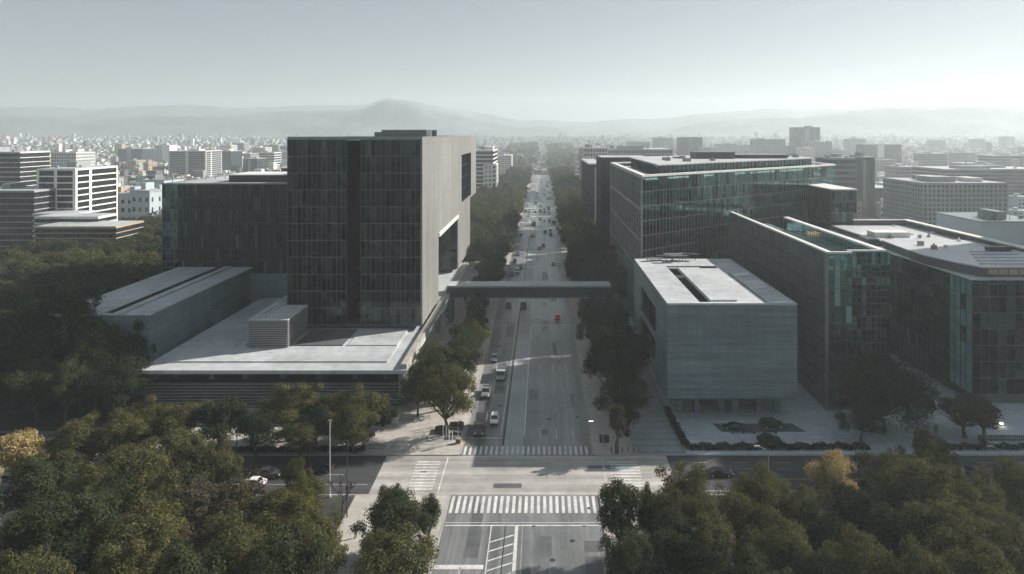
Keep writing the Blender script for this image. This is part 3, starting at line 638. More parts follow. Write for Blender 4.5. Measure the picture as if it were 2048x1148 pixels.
def right_block():
    t = building('glass_office_block', 'dark glass office block at the right edge with pale metal roof', (110,143,0), None, 'office building'); T = Matrix.Translation((-110,-143,0))
    A,B,Cc,D = (94.8,143.4),(127.0,143.4),(127.0,226.0),(92.8,226.0); P = [A,B,Cc,D]; zt = 27.0; nf = 7; zb = 2.6
    curtain(t, A, B, zb, zt+.7, nf, 1.9, [M['g_dark'],M['g_green'],M['g_black']], M['mull_t'], seed=51, weights=(6,1,3), fin=.12, jit=.02, spandrel=.9, spm=M['darkwall'])
    curtain(t, D, (94.6,151), zb, zt+.7, nf, 1.9, [M['g_dark'],M['g_bronze'],M['g_dark2']], M['mull'], seed=52, weights=(4,1,3), fin=.12, jit=.02, spandrel=1.2, spm=M['greywall'])
    curtain(t, (94.6,151), A, zb, zt+.7, nf, 1.9, [M['teal'],M['g_green2']], M['mull'], 'corner_glazing', seed=53, weights=(5,1), fin=.12)
    blinds(t, A, B, zb, zt+.7, nf, 1.9, .18, .5, 54); furniture(t, 96,126,145,152,[zb+k*3.59+.2 for k in range(nf)], 8, 55)
    prism_floors(t, P, [zb+(zt+.7-zb)*k/nf for k in range(0,nf)], .4)
    m = MB(); m.prism(inset(P,7), .1, zt-1); m.build('core_wall', M['core'], t)
    m = MB(); m.prism(inset(P,1.4), .02, zb-.2); m.build('plinth', M['darkwall'], t)
    m = MB(); m.prism(inset(P,.5), zt-.5, zt-.1); m.build('roof', M['roofmetal'], t)
    m = MB(); m.box(94.4,127,143.2,143.6,zt+.703,zt+.85); m.prism([(94.4,143.6),(94.9,143.6),(93.0,226),(92.5,226)],zt+.703,zt+.85); m.build('roof_rail', M['mull_l'], t)
    # raised roof planes
    R1 = [(101.8,150.5),(125.0,150.5),(125.0,172.0),(97.6,172.0),(97.0,165.5),(99.2,157.0)]
    m = MB(); m.prism(R1, zt-.1, 29.0); m.build('roof_storey', M['darkwall'], t)
    m = MB(); m.prism(inset(R1,-.35), 29.003, 29.3); m.build('upper_roof', M['roofmetal'], t)
    m = MB()
    for i in range(9): m.box(103.2+i*2.4,105.3+i*2.4,150.42,150.49,27.5,28.7)
    m.build('roof_window', M['ochre'], t)
    m = MB(); m.prism([(98.2,173.2),(124.8,173.2),(124.8,190),(99.6,190)], zt-.1, 28.7); m.build('roof_storey', M['darkwall'], t)
    m = MB(); m.prism([(97.8,172.8),(125,172.8),(125,190.4),(99.2,190.4)], 28.703, 29.0); m.build('upper_roof', M['roofmetal'], t)
    m = MB(); m.box(100,124.6,192,224,zt-.1,28.2); m.build('roof_storey', M['mull'], t)
    m = MB(); m.box(99.6,125,191.6,224.4,28.203,28.5); m.build('upper_roof', M['roofmetal'], t)
    m = MB(); m.box(101.3,112,198,203,28.503,30.0); m.build('roof_plant', M['white'], t)
    m = MB(); m.box(96.2,99.6,192,198,zt-.1,28.9); m.build('roof_plant', M['mull'], t)
    m = MB(); m.box(117,123,170.5,172,29.303,30.4); m.build('roof_plant', M['steel'], t)
    m = MB(); m.box(125.4,127.1,143.6,226,zt-.1,30.0); m.box(108,125.4,225.2,226,zt-.1,30.0); m.build('high_parapet', M['darkwall'], t)
    m = MB(); m.box(125.2,127.3,143.5,226.2,30.003,30.35); m.box(107.8,125.2,225,226.2,30.003,30.35); m.build('roof_coping', M['white'], t)
    rr = random.Random(71)
    for i in range(16):
        x, y = rr.uniform(101,124), rr.uniform(174,222); z = 29.003 if y < 190 else 28.503
        if 190 <= y < 192 or (y > 197 and x < 113): continue
        m = MB(); w_, d_, h_ = rr.uniform(.5,1.6), rr.uniform(.5,1.4), rr.uniform(.4,1.2)
        m.box(x-w_/2,x+w_/2,y-d_/2,y+d_/2,z,z+h_)
        if i % 3 == 0: m.tube((x,y,z+h_),(x,y,z+h_+.5),.22,.22,8)
        m.build('roof_unit', M['mull_l' if i%2 else 'white'], t)
    for i in range(5):
        m = MB(); y = 153+i*4; m.tube((103+i*2,y,29.45),(118+i,y,29.45),.09,.09,5); m.box(103+i*2,103.3+i*2,y-.15,y+.15,29.303,29.5); m.build('roof_pipe', M['mull_l'], t)
    for ch in t.children: ch.matrix_parent_inverse = T
right_block()
# ------------------------------------------------------------------ background buildings
def block(label, px0, px1, ytop, d, depth, style, wall, gl='g_black', nf=None, plant=1, seed=0, pitch=2.6, name='office_building', cat='building', group=None, slope=0.0):
    rr = random.Random(seed+int(px0*7+d)); x0, x1 = wx(px0,d), wx(px1,d); zt = wz(ytop,d); zb = gz(d); y0, y1 = d, d+depth
    cx = (x0+x1)/2; t = building(name, label, (cx,y0,zb), group, cat); h = zt-zb; W = (x1-x0)/2
    nf = nf or max(2, round(h/3.7)); fh = h/nf; wm, gm = M[wall], M[gl]
    def B(*boxes): 
        m = MB()
        for b in boxes: m.box(*b)
        return m
    if style == 'blank':
        B((-W,W,0,depth,0,h)).build('wall', wm, t)
        m = MB()
        for k in range(3): m.box(-W+.15*W, -W+.55*W, -.06, -.003, h*.12+k*2.2, h*.12+k*2.2+1.2)
        m.build('window', gm, t)
        B((-W-.2,W+.2,-.2,depth+.2,h+.003,h+.5)).build('parapet', M['mull_l'], t)
    else:
        B((-W,W,0,depth,0,h-.05)).build('glazing', gm, t)
        if style in ('bands','white','thin'):
            th = fh*{'bands':.34,'white':.22,'thin':.15}[style]
            for k in range(nf+1):
                z = k*fh; a = max(0,z-th*.5); b = min(h,z+th*.5)
                if b-a < .05: continue
                B((-W-.3,W+.3,-.3,depth+.3,a,b)).build('floor_band', wm, t)
            m = MB(); n = max(2, int(2*W/pitch))
            for i in range(1,n): m.box(-W+2*W*i/n-.06, -W+2*W*i/n+.06, -.12, -.003, 0, h-.1)
            n2 = max(2, int(depth/pitch))
            for i in range(1,n2):
                for s in (-1,1): m.box(min(s*W,s*(W+.12)), max(s*W,s*(W+.12)), depth*i/n2-.06, depth*i/n2+.06, 0, h-.1)
            m.build('mullion_grid', M['mull'], t)
            if style == 'white':
                m = MB()
                for a, b in ((-W-.5,-W+.9),(W-.9,W+.5),(-W*.1,W*.06)): m.box(a,b,-.5,-.31,0,h)
                for s in (-1,1):
                    for a, b in ((0,1.2),(depth*.3,depth*.36),(depth-1.2,depth)): m.box(min(s*(W+.31),s*(W+.5)),max(s*(W+.31),s*(W+.5)),a,b,0,h)
                m.build('wall_frame', wm, t)
        elif style == 'grid':
            for k in range(nf+1):
                z = k*fh; a = max(0,z-fh*.2); b = min(h,z+fh*.2); B((-W-.25,W+.25,-.25,depth+.25,a,b)).build('floor_band', wm, t)
            m = MB(); n = max(2, int(2*W/pitch))
            for i in range(n+1): m.box(-W+2*W*i/n-pitch*.2, -W+2*W*i/n+pitch*.2, -.32, -.003, 0, h)
            n2 = max(2, int(depth/pitch))
            for i in range(n2+1):
                for s in (-1,1): m.box(min(s*W,s*(W+.32)), max(s*W,s*(W+.32)), depth*i/n2-pitch*.2, depth*i/n2+pitch*.2, 0, h)
            m.build('pier_grid', wm, t)
        elif style == 'curtain':
            m = MB(); n = max(2, int(2*W/pitch))
            for i in range(n+1): m.box(-W+2*W*i/n-.08, -W+2*W*i/n+.08, -.2, -.003, 0, h)
            n2 = max(2, int(depth/pitch))
            for i in range(n2+1):
                for s in (-1,1): m.box(min(s*W,s*(W+.2)), max(s*W,s*(W+.2)), depth*i/n2-.08, depth*i/n2+.08, 0, h)
            for k in range(nf+1): m.box(-W-.16,W+.16,-.16,depth+.16,max(0,k*fh-.12),min(h,k*fh+.12))
            m.build('mullion_grid', M['mull'], t)
            B((-W*.25,W*.1,-.35,-.21,0,h*.97)).build('wall_strip', wm, t)
        B((-W-.35,W+.35,-.35,depth+.35,h-.049,h+.7)).build('parapet', wm, t)
        B((-W+.3,W-.3,.3,depth-.3,h+.703,h+.8)).build('roof', M['conc_roof'], t)
    for i in range(plant):
        a = rr.uniform(-.8,.3)*W; w = rr.uniform(.25,.6)*W; q = rr.uniform(.1,.5)*depth
        B((a,min(W*.95,a+w),q,q+depth*.35,h+.5,h+rr.uniform(2.2,4.2))).build('roof_plant', M[rr.choice(['whitewall','greywall','mull_l'])], t)
    if plant: 
        for i in range(6):
            m = MB(); a = rr.uniform(-.9,.85)*W; q = rr.uniform(.05,.9)*depth
            if i < 2: m.tube((a,q,h+.5),(a,q,h+rr.uniform(2.5,5)),.12,.06,5)
            else: m.box(a,a+rr.uniform(.8,2),q,q+1.5,h+.5,h+rr.uniform(1.1,2.2))
            m.build('roof_mast' if i < 2 else 'roof_unit', M['mull_l'], t)
    return t
# left of the tower
block('white framed office building with big dark window standing over the left park', 76,150,340,345,34,'white','white','g_black',12,2)
def white_annex():
    block('white gridded lower half of the framed office beside the left park', 66,150,430,330,14,'thin','whitewall','g_black',7,0)
    block('stepped terrace building with thin pale bands above the left trees', 70,232,456,300,20,'thin','ochre','g_black',7,0)
    block('narrow upper terrace with pale parapet behind the stepped terrace', 70,196,436,316,14,'bands','whitewall','g_black',7,0)
white_annex()
block('grey banded office slab cut by the left picture edge', -60,68,384,330,30,'thin','greywall','g_black',10,1)
block('tall office with white slab edges behind the banded slab', -70,40,306,430,26,'thin','whitewall','g_black',15,1)
block('sunlit cream apartment block behind the white framed office', 44,100,318,760,30,'grid','ochre','g_black',9,1)
block('pale apartment block rising behind the white framed office roof', 103,152,306,720,30,'grid','whitewall','g_blue',11,2)
block('big blank pale blue wall building left of the dark glass block', 277,328,362,500,30,'blank','bluewall')
block('long low cream hall among the left trees', 214,300,417,452,14,'blank','ochre','g_black',2,0)
block('striped hotel slab with an orange stair strip', 338,411,303,800,40,'white','whitewall','g_blue',15,1)
block('dark grey office cube right of the striped hotel', 412,462,303,900,34,'curtain','greywall','g_blue',12,1)
block('grey square office block far left with flat dark front', 236,284,298,1200,40,'curtain','greywall','g_blue',14,1)
block('twin pale tower slab left of the striped hotel', 310,322,291,1150,30,'grid','whitewall','g_blue',15,0)
block('slim white sunlit tower slab left of the striped hotel', 324,339,290,1150,25,'blank','white')
block('slim white block with rooftop tank far left', 255,272,322,1000,24,'grid','ochre','g_blue',9,1)
for i,(a,b,y,d,s,w) in enumerate(((465,500,308,1000,'grid','greywall'),(486,514,318,900,'curtain','greywall'),(505,530,296,1200,'grid','whitewall'),(517,548,306,1050,'bands','whitewall'),(536,556,290,1400,'grid','greywall'),(548,574,303,1100,'grid','whitewall'),(470,488,287,1600,'grid','greywall'),(440,462,291,1500,'grid','whitewall'),(560,580,293,1300,'bands','greywall'))):
    block('%s hazy block from the left in the cluster just left of the tower' % NUM[i], a,b,y,d,30,s,w,'g_blue',None,1,i, group='hazy blocks left of the tower')
for i,(a,b,y,d,s,w) in enumerate(((198,230,378,560,'grid','ochre'),(206,262,398,480,'bands','greywall'),(150,205,356,640,'grid','greywall'),(236,276,374,600,'grid','greywall'),(160,196,330,900,'grid','whitewall'))):
    block('%s mid rise apartment block between the framed office and the blue wall' % NUM[i], a,b,y,d,24,s,w,'g_black',None,2,i+40, group='apartment blocks left')
# beyond the tower along the avenue
block('pale stepped office block right of the tower with dark flat roof', 940,986,302,560,50,'bands','whitewall','g_blue',13,2)
block('slim white sunlit block beside the avenue trees right of the tower', 968,992,330,560,24,'grid','white','g_blue',9,1)
block('faint white apartment pair further along the avenue', 985,1022,312,900,50,'grid','whitewall','g_blue',10,2)
# right of the avenue
block('dark slab building with pale edge beside the green glass building', 1203,1300,318,292,26,'curtain','darkwall','g_blue',13,0)
block('dark office with bright white roof edge behind the slab building', 1179,1206,330,352,70,'curtain','whitewall','g_blue',9,0)
block('long flat grey building on the skyline above the green roof', 1166,1345,300,640,60,'grid','greywall','g_blue',12,4)
block('pale block with many rooftop boxes over the avenue trees', 1168,1215,297,600,40,'grid','whitewall','g_blue',12,2)
block('hazy twin block on the skyline above the green roof', 1311,1346,276,1500,40,'grid','greywall','g_blue',14,1)
block('dark square tower on the skyline above the green roof', 1361,1405,275,1250,34,'curtain','darkwall','g_black',16,0)
block('grey gridded tower block on the skyline', 1513,1570,279,1200,36,'grid','greywall','g_blue',15,1)
block('tallest grey tower on the right skyline', 1592,1640,255,1250,34,'curtain','greywall','g_blue',18,1)
block('stepped grey block attached right of the tallest tower', 1616,1664,284,1180,30,'grid','greywall','g_blue',14,1)
block('low pale block below the tallest tower', 1604,1628,297,1100,26,'grid','whitewall','g_blue',12,1)
block('dark wide slab with a white stripe on the right skyline', 1726,1803,289,1150,26,'curtain','white','g_black',14,0)
block('hazy tower left of the dark striped slab', 1699,1731,278,1500,30,'grid','greywall','g_blue',15,1)
block('blue glass tower standing right behind the green building', 1712,1749,316,470,26,'curtain','mull_l','g_blue',13,1)
block('ribbed glass block behind the stepped wing', 1670,1712,318,420,30,'bands','mull_l','g_blue',12,1)
block('dark grey low block right of the blue glass tower', 1748,1836,378,480,50,'curtain','darkwall','darkwall',6,1)
block('wide grey gridded office block at the right', 1846,2013,368,385,44,'grid','greywall','g_blue',11,4)
block('small white flat topped building at the right picture edge', 1963,2090,445,262,30,'blank','bluewall','g_blue',4,2)
block('long hazy low building behind the gridded office', 1890,2100,340,560,50,'bands','greywall','g_blue',9,2)
block('pale cream block with white roof boxes right of the dark low block', 1796,1840,400,520,22,'bands','whitewall','g_blue',6,2)
for i,(a,b,y,d,s) in enumerate(((1868,1891,281,1700,'grid'),(1950,1970,279,1800,'grid'),(2012,2029,274,1900,'grid'),(1920,1950,306,1100,'grid'),(1850,1895,308,1000,'bands'),(1985,2048,312,900,'bands'),(1800,1850,335,700,'grid'),(1755,1790,320,950,'grid'),(1665,1700,300,1300,'grid'),(1480,1512,290,1400,'grid'),(1435,1478,288,1500,'bands'),(1405,1436,296,1200,'grid'),(1570,1596,292,1300,'grid'),(1255,1300,284,1500,'bands'),(1930,1990,328,800,'grid'))):
    block('%s pale hazy block of the right skyline' % NUM[i], a,b,y,d,30,s,'greywall','g_blue',None,1,i+80, group='hazy blocks on the right skyline')
# unseen slab out of view, added to shade the right arm of the side street
block('unseen tall slab added beyond the right picture edge to shade the side street', 2500, 3000, 40, 157, 50, 'grid', 'greywall', 'g_blue', 24, 1)

# small houses of the far districts
def house_proto(seed):
    rr = random.Random(seed); m = MB(); w, d, h = rr.uniform(7,13), rr.uniform(7,12), rr.uniform(5,11)
    m.box(-w/2,w/2,-d/2,d/2,0,h,0); m.box(-w/2-.2,w/2+.2,-d/2-.2,d/2+.2,h,h+.4,1)
    for k in range(int(h//2.9)):
        for i in range(3):
            x = -w/2+w*(i+.3)/3; m.box(x,x+w*.16,-d/2-.05,-d/2-.003,k*2.9+1,k*2.9+2.3,2); m.box(w/2+.003,w/2+.05,-d/2+d*(i+.3)/3,-d/2+d*(i+.5)/3,k*2.9+1,k*2.9+2.3,2)
    m.box(-w*.3,-w*.05,-d*.2,d*.2,h+.4,h+2.4,0); m.tube((w*.25,d*.2,h+.4),(w*.25,d*.2,h+1.7),.8,.8,8,1)
    wall = ['whitewall','ochre','white','greywall','whitewall','bluewall','ochre','white'][seed%8]
    return m.mesh('house', [M[wall], M['conc_roof' if seed%3 else 'redroof'], M['g_black']])
HP = [house_proto(i) for i in range(8)]
def scatter(n, pxr, dr, label, group, seed, avoid):
    rr = random.Random(seed); k = 0
    while k < n:
        d = dr[0]*(dr[1]/dr[0])**rr.random(); px = rr.uniform(*pxr); x = wx(px, d)
        if avoid(px, x, d): continue
        o = bpy.data.objects.new('house', rr.choice(HP)); C.objects.link(o); s = rr.uniform(.8,1.6)
        o.location = (x, d, gz(d)-.1); o.scale = (s, s, s*rr.uniform(.8,1.5)); o.rotation_euler = (0,0,rr.uniform(-.4,.4)); tag(o, label, 'house', group); k += 1
scatter(120, (-60,575), (400,1000), 'small pale flat roofed house in the low rise district beyond the left park', 'low rise houses beyond the left park', 11, lambda p,x,d: x > -70)
scatter(75, (1330,2100), (420,1100), 'small hazy flat roofed house between the right skyline blocks', 'low rise houses on the right', 12, lambda p,x,d: x < 70)
scatter(40, (945,1240), (600,1000), 'small hazy house behind the far avenue trees', 'houses along the far avenue', 13, lambda p,x,d: -62 < x < 55)
def far_city():
    rr = random.Random(5); m = MB()
    for i in range(11000):
        d = 700*(3400/700)**(rr.random()**.75); px = rr.uniform(-150, 2200); x = wx(px, d)
        if abs(x+3) < 24 and d < 960: continue
        w = rr.uniform(4,12)*(.9+d/9000); h = rr.uniform(3,8)*(1+(rr.random()<.05)*rr.uniform(.5,3)); z = gz(d)-.3; dd = rr.uniform(5,14)
        m.box(x-w/2, x+w/2, d, d+dd, z, z+h, rr.choice((0,0,1,2,2,2,2,3,4,4,4)))
    o = m.build('far_city', [M['whitewall'],M['white'],M['greywall'],M['ochre'],M['darkwall']]); tag(o, 'hazy sea of tiny pale houses stretching to the hills', 'far city', None, 'stuff')
far_city()

# ------------------------------------------------------------------ trees
def tree_meshes(seed, h, w, trunk, n, leaf, lobes, lm, squash=1.0, sparse=0.0, limbs=8):
    """crown of leaf-sized faces spread on and inside many uneven lobes; trunk with limbs that reach the lobes"""
    rr = random.Random(seed); cz = trunk+(h-trunk)*.5; rz = (h-trunk)*.5; rx = w*.5; Ls = []
    ph = [rr.uniform(0,6.28) for _ in range(6)]; lean = Vector((rr.uniform(-.12,.12)*rx, rr.uniform(-.12,.12)*rx, 0))
    def bulge(a, u): return 1+.20*math.sin(2*a+ph[0])+.15*math.sin(3*a+ph[1]+u*2)+.12*math.sin(5*a+ph[2]-u*3)
    for i in range(lobes):
        a = rr.uniform(0, 6.283); u = rr.uniform(-.75, 1.0); s = math.sqrt(max(0,1-u*u)); q = rr.uniform(.42,.86)*bulge(a, u)
        r = rr.choice((.17,.22,.27,.33))*rr.uniform(.85,1.2)*rx*(1.1-.35*q)
        Ls.append((lean*u+Vector((math.cos(a)*s*rx*q, math.sin(a)*s*rx*q, cz+u*rz*q*squash)), r))
    for k in range(3): Ls.append((Vector((rr.uniform(-.2,.2)*rx,rr.uniform(-.2,.2)*rx,cz+rz*(k-1)*.35)), rx*.42))
    cum = []; tot = 0
    for c, r in Ls: tot += r*r; cum.append(tot)
    V = []; Fc = []; cc = Vector((0,0,cz-rz*.35)); import bisect
    while len(Fc) < n:
        k = bisect.bisect_left(cum, rr.random()*tot); c, r = Ls[k]
        d = Vector((rr.gauss(0,1), rr.gauss(0,1), rr.gauss(0,1)+.2)).normalized()
        p = c + d*r*(min(1.35, rr.gauss(.95,.17)) if rr.random() < .8 else rr.uniform(.2,.8))
        if sparse and math.sin(p.x*1.9+seed)*math.sin(p.y*2.1+1)*math.sin(p.z*1.7+2) > .75-sparse*2: continue
        if rr.random() < .8 and any(j != k and (p-q).length_squared < s*s*.36 for j, (q, s) in enumerate(Ls)): continue
        nn = (d + (p-cc).normalized()*.5 + Vector((rr.gauss(0,.6), rr.gauss(0,.6), rr.gauss(0,.6)+.2))).normalized()
        u = nn.orthogonal().normalized(); v = nn.cross(u); an = rr.uniform(0,6.283); u, v = u*math.cos(an)+v*math.sin(an), v*math.cos(an)-u*math.sin(an)
        L = leaf*rr.uniform(.55,1.5); Wd = L*rr.uniform(.45,.75); b = nn*L*.14; i = len(V)
        V += [p-u*L*.5, p+v*Wd*.5+b, p+u*L*.5, p-v*Wd*.5+b]; Fc.append((i,i+1,i+2,i+3))
    zs = sorted(p.z for p in V); rs = sorted(math.hypot(p.x,p.y) for p in V); z1 = zs[int(len(zs)*.997)]; r1 = rs[int(len(rs)*.96)]     # true to the asked size
    kz = (h-trunk)/(z1-trunk); kx = rx/r1
    def fit(p): return (p.x*kx, p.y*kx, trunk+(p.z-trunk)*kz)
    me = bpy.data.meshes.new('crown'); me.from_pydata([fit(p) for p in V], [], Fc); me.materials.append(lm); me.update()
    Ls = [(Vector(fit(c)), r*kx) for c, r in Ls]
    t = MB(); tr = .026*h
    p1 = Vector((rr.uniform(-.25,.25), rr.uniform(-.25,.25), trunk*.55)); p2 = Vector((rr.uniform(-.4,.4), rr.uniform(-.4,.4), trunk*1.05))
    t.path([(0,0,-.3),(0,0,.25),tuple(p1),tuple(p2)], [tr*1.7,tr*1.1,tr*.9,tr*.75], 8)
    for c, r in Ls[:limbs]:
        m = p2*.5+c*.5+Vector((rr.uniform(-.4,.4),rr.uniform(-.4,.4),-.3)); t.path([tuple(p2),tuple(m),tuple(c)], [tr*.6,tr*.38,tr*.14], 5)
        for _ in range(3):
            e = c+Vector((rr.gauss(0,.5),rr.gauss(0,.5),rr.gauss(.3,.4))).normalized()*r; t.tube(tuple(m*.4+c*.6), tuple(e), tr*.16, tr*.05, 4)
    return t.mesh('trunk', M['bark']), me
TP = {}
for i in range(4): TP['olive%d'%i] = (tree_meshes(100+i, 12, 10, 2.6, 19000, .245, 24+4*i, M['leaf_olive'], sparse=.2), 12, 10)
for i in range(3): TP['green%d'%i] = (tree_meshes(200+i, 12, 9.5, 2.8, 15000, .27, 22+4*i, M['leaf_green'], sparse=.22), 12, 9.5)
for i in range(3): TP['dark%d'%i] = (tree_meshes(300+i, 13, 10, 2.8, 13000, .32, 22+3*i, M['leaf_dark']), 13, 10)
TP['yellow0'] = (tree_meshes(400, 11, 9, 3.0, 15000, .26, 26, M['leaf_yellow'], sparse=.15), 11, 9)
TP['thin0'] = (tree_meshes(410, 12, 5.0, 3.8, 4200, .30, 14, M['leaf_brown'], sparse=.25, limbs=13), 12, 5.0)
TP['brown0'] = (tree_meshes(420, 11, 10, 2.6, 9000, .26, 20, M['leaf_brown'], sparse=.3, limbs=16), 11, 10)
for i in range(3): TP['mid%d'%i] = (tree_meshes(500+i, 13, 10.5, 3.0, 5200, .52, 16+2*i, M['leaf_green']), 13, 10.5)
for i in range(2): TP['mido%d'%i] = (tree_meshes(520+i, 13, 10.5, 3.0, 5200, .52, 17+2*i, M['leaf_olive']), 13, 10.5)
for i in range(2): TP['far%d'%i] = (tree_meshes(540+i, 13, 11, 2.6, 1500, 1.05, 14, M['leaf_green'], limbs=3), 13, 11)
TP['round0'] = (tree_meshes(610, 14, 16, 2.6, 26000, .34, 46, M['leaf_dark'], squash=.95), 14, 16)
TP['bush0'] = (tree_meshes(600, 5, 5, .6, 5000, .26, 12, M['leaf_dark']), 5, 5)
TREES = []
def tree(kind, x, y, h, w, label, z=.1, group=None, name='tree', cat='tree', rz=None):
    (tm, cm), h0, w0 = TP[kind]; o = empty(name, label, cat, (x,y,z), rnd.uniform(0,6.28) if rz is None else rz, group)
    o.scale = (w/w0, w/w0, h/h0)
    for nm, me in (('trunk',tm),('crown',cm)):
        c = bpy.data.objects.new(nm, me); C.objects.link(c); c.parent = o
    TREES.append((x,y,w)); return o
def top(kind, px, py, wpx, h, label, **k):         # crown top measured on the photograph
    d = (H-h)*F/(py-VY); return tree(kind, wx(px,d), d+wpx*d/F*.25, h, wpx*d/F, label, **k)
SIDE = 'in the lower left grove'
def grove():
    L = [ # kind, px, py, width px, height
     ('yellow0',8,880,120,10.5,'orange tinged tree at the left picture edge above the side street'),
     ('olive0',138,857,165,11,'broad olive tree in the upper left of the lower left grove'),
     ('olive1',224,838,130,11,'tall olive crown at the top of the lower left grove beside the shaded path'),
     ('olive2',278,810,135,11.5,'sunlit olive tree right in front of the louvred base corner'),
     ('olive3',346,819,120,11,'olive tree in front of the middle of the louvred base'),
     ('dark0',428,813,125,11,'dark round tree in front of the louvred base'),
     ('olive1',333,884,140,10.5,'ochre tinged tree behind the bare limb in the lower left grove'),
     ('olive0',426,886,95,11,'tall narrow olive crown beside the white sedan'),
     ('green0',376,912,120,10,'green tree below the ochre tinged crown of the left grove'),
     ('olive2',160,946,140,11.5,'olive tree in the middle of the left grove, lit on its right'),
     ('olive3',240,914,170,11.5,'wide olive tree in the centre of the lower left grove'),
     ('green1',48,934,150,11,'dark green tree near the left picture edge below the orange tree'),
     ('olive0',305,962,150,11,'olive tree in the heart of the left grove above the twiggy tree'),
     ('brown0',372,985,170,9.5,'brown twiggy half bare tree in the left grove'),
     ('brown0',452,976,150,9.5,'brown twiggy half bare tree nearest the white sedan'),
     ('green2',128,1010,170,12,'bushy green tree low in the left grove'),
     ('olive1',256,1030,200,12,'large olive tree low in the centre of the left grove'),
     ('olive2',442,1058,190,12,'olive tree at the bottom of the left grove with a pale lit crown'),
     ('green0',30,1034,150,12,'green tree at the lower left picture corner'),
     ('olive3',19,1132,160,12,'tree cut by the bottom left picture corner'),
     ('olive0',211,1118,190,12,'tree cut by the bottom picture edge in the left grove'),
     ('green1',345,1120,180,12,'green tree cut by the bottom edge right of the twiggy tree'),
     ('olive3',540,1010,150,11,'olive tree between the twiggy tree and the pale path'),
     ('olive1',590,926,64,9.5,'narrow olive tree at the kerb right of the dark hatchback'),
     ('olive2',592,962,112,10,'olive tree at the edge of the side street next to the tall white pole'),
     ('olive0',592,1004,145,11,'olive tree left of the small bare tree'),
     ('olive3',606,1066,150,11.5,'olive tree along the pale path at the bottom'),
     ('green2',545,1095,170,12,'green tree at the bottom edge left of the pale path'),
     ('green2',785,988,95,9.5,'small upper crown of the leafy tree beside the left zebra'),
     ('green0',778,1022,150,8.6,'leafy green tree right of the pale path'),
     ('green1',854,1002,72,7.5,'small leafy tree reaching over the left end of the near zebra'),
     ('olive1',783,1084,180,10.5,'tree at the bottom edge beside the avenue kerb'),
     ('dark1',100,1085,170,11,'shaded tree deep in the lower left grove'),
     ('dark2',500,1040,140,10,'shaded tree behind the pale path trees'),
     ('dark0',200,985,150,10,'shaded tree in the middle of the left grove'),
    ]
    for k,px,py,w,h,l in L: top(k,px,py,w*.94,h,l,name='grove_tree',group='lower left grove')
    Rr = [
     ('green0',1240,974,115,11.5,'leafy green tree at the right end of the near zebra'),
     ('green1',1294,976,52,10,'small leafy tree right of the zebra tree'),
     ('dark1',1318,1005,110,10.5,'dark tree between the zebra tree and the big ochre crown'),
     ('olive0',1391,944,160,12,'big ochre lit crown over the right arm of the side street'),
     ('olive2',1345,985,110,11.5,'left flank crown of the big ochre tree'),
     ('olive1',1536,950,140,12,'rounded olive tree with the arched lamp behind it'),
     ('olive3',1483,1000,145,11,'lower olive tree between the two rounded crowns'),
     ('yellow0',1682,922,120,11,'golden yellow tree on the right side street'),
     ('olive2',1612,985,115,11,'olive tree left of the golden tree'),
     ('green2',1268,1085,130,11,'leafy tree at the avenue kerb at the bottom'),
     ('olive0',1417,1034,170,11.5,'ochre lit tree below the big ochre crown'),
     ('olive1',1575,1056,160,11.5,'olive tree with tall trunk lit from the right at the bottom'),
     ('green1',1520,1124,150,12,'pale green crown rising from the bottom picture edge'),
     ('dark2',1655,1040,120,10,'dark shaded tree under the golden tree'),
     ('dark0',1350,1080,150,10,'dark shaded tree low in the right grove'),
     ('olive3',1870,866,85,12.5,'pointed top olive tree below the glass office block'),
     ('olive2',1888,903,150,12,'large olive crown in the right grove under the pointed tree'),
     ('olive0',1801,905,95,10.5,'small olive tree left of the pointed tree'),
     ('olive3',1806,932,150,11.5,'olive tree right of the golden tree'),
     ('olive1',1890,952,190,12,'wide olive tree in the middle of the right grove'),
     ('olive0',1977,956,130,11.5,'olive tree in front of the black coupe'),
     ('olive2',1970,1005,165,12,'olive tree low at the right side of the grove'),
     ('olive1',2034,930,100,11.5,'olive tree at the right picture edge'),
     ('olive3',1938,1048,190,12,'broad olive tree near the bottom right corner'),
     ('olive2',2040,1050,150,12,'tree cut by the right picture edge at the bottom'),
     ('dark1',1740,992,130,10.5,'dark tree under the olive crowns right of the golden tree'),
     ('dark2',1815,1030,160,10.5,'dark shaded tree in the middle of the right grove'),
     ('olive0',1852,1112,160,12,'olive crown cut by the bottom edge right of centre'),
     ('olive1',1734,1085,160,12,'brown green crown at the bottom edge below the dark tree'),
     ('olive3',1990,1118,170,12,'crown in the bottom right corner'),
     ('dark0',1430,1110,150,11,'dark crown at the bottom edge left of the pale green crown'),
     ('dark1',1640,1120,140,11,'dark crown at the bottom edge right of the pale green crown'),
    ]
    for k,px,py,w,h,l in Rr: top(k,px,py,w*.9,h,l,name='grove_tree',group='lower right grove')
    # planted bed in front of the podium
    top('olive0',565,783,135,11,'round sunlit tree in the bed in front of the louvred base')
    top('dark1',500,828,110,9,'dark tree left of the round sunlit tree')
    top('dark2',625,815,90,9,'dark tree between the two sunlit bed trees')
    top('olive2',704,786,130,11,'tall sunlit tree in the bed behind the white pole')
    top('olive1',700,828,100,8.5,'lower crown of the bed tree behind the white pole')
    top('olive3',593,850,80,7,'small tree at the front of the bed')
    tree('bush0', wx(768,132), 131, 6.2, 5.2, 'clipped dark bush at the podium corner', .14, None, 'bush', 'bush')
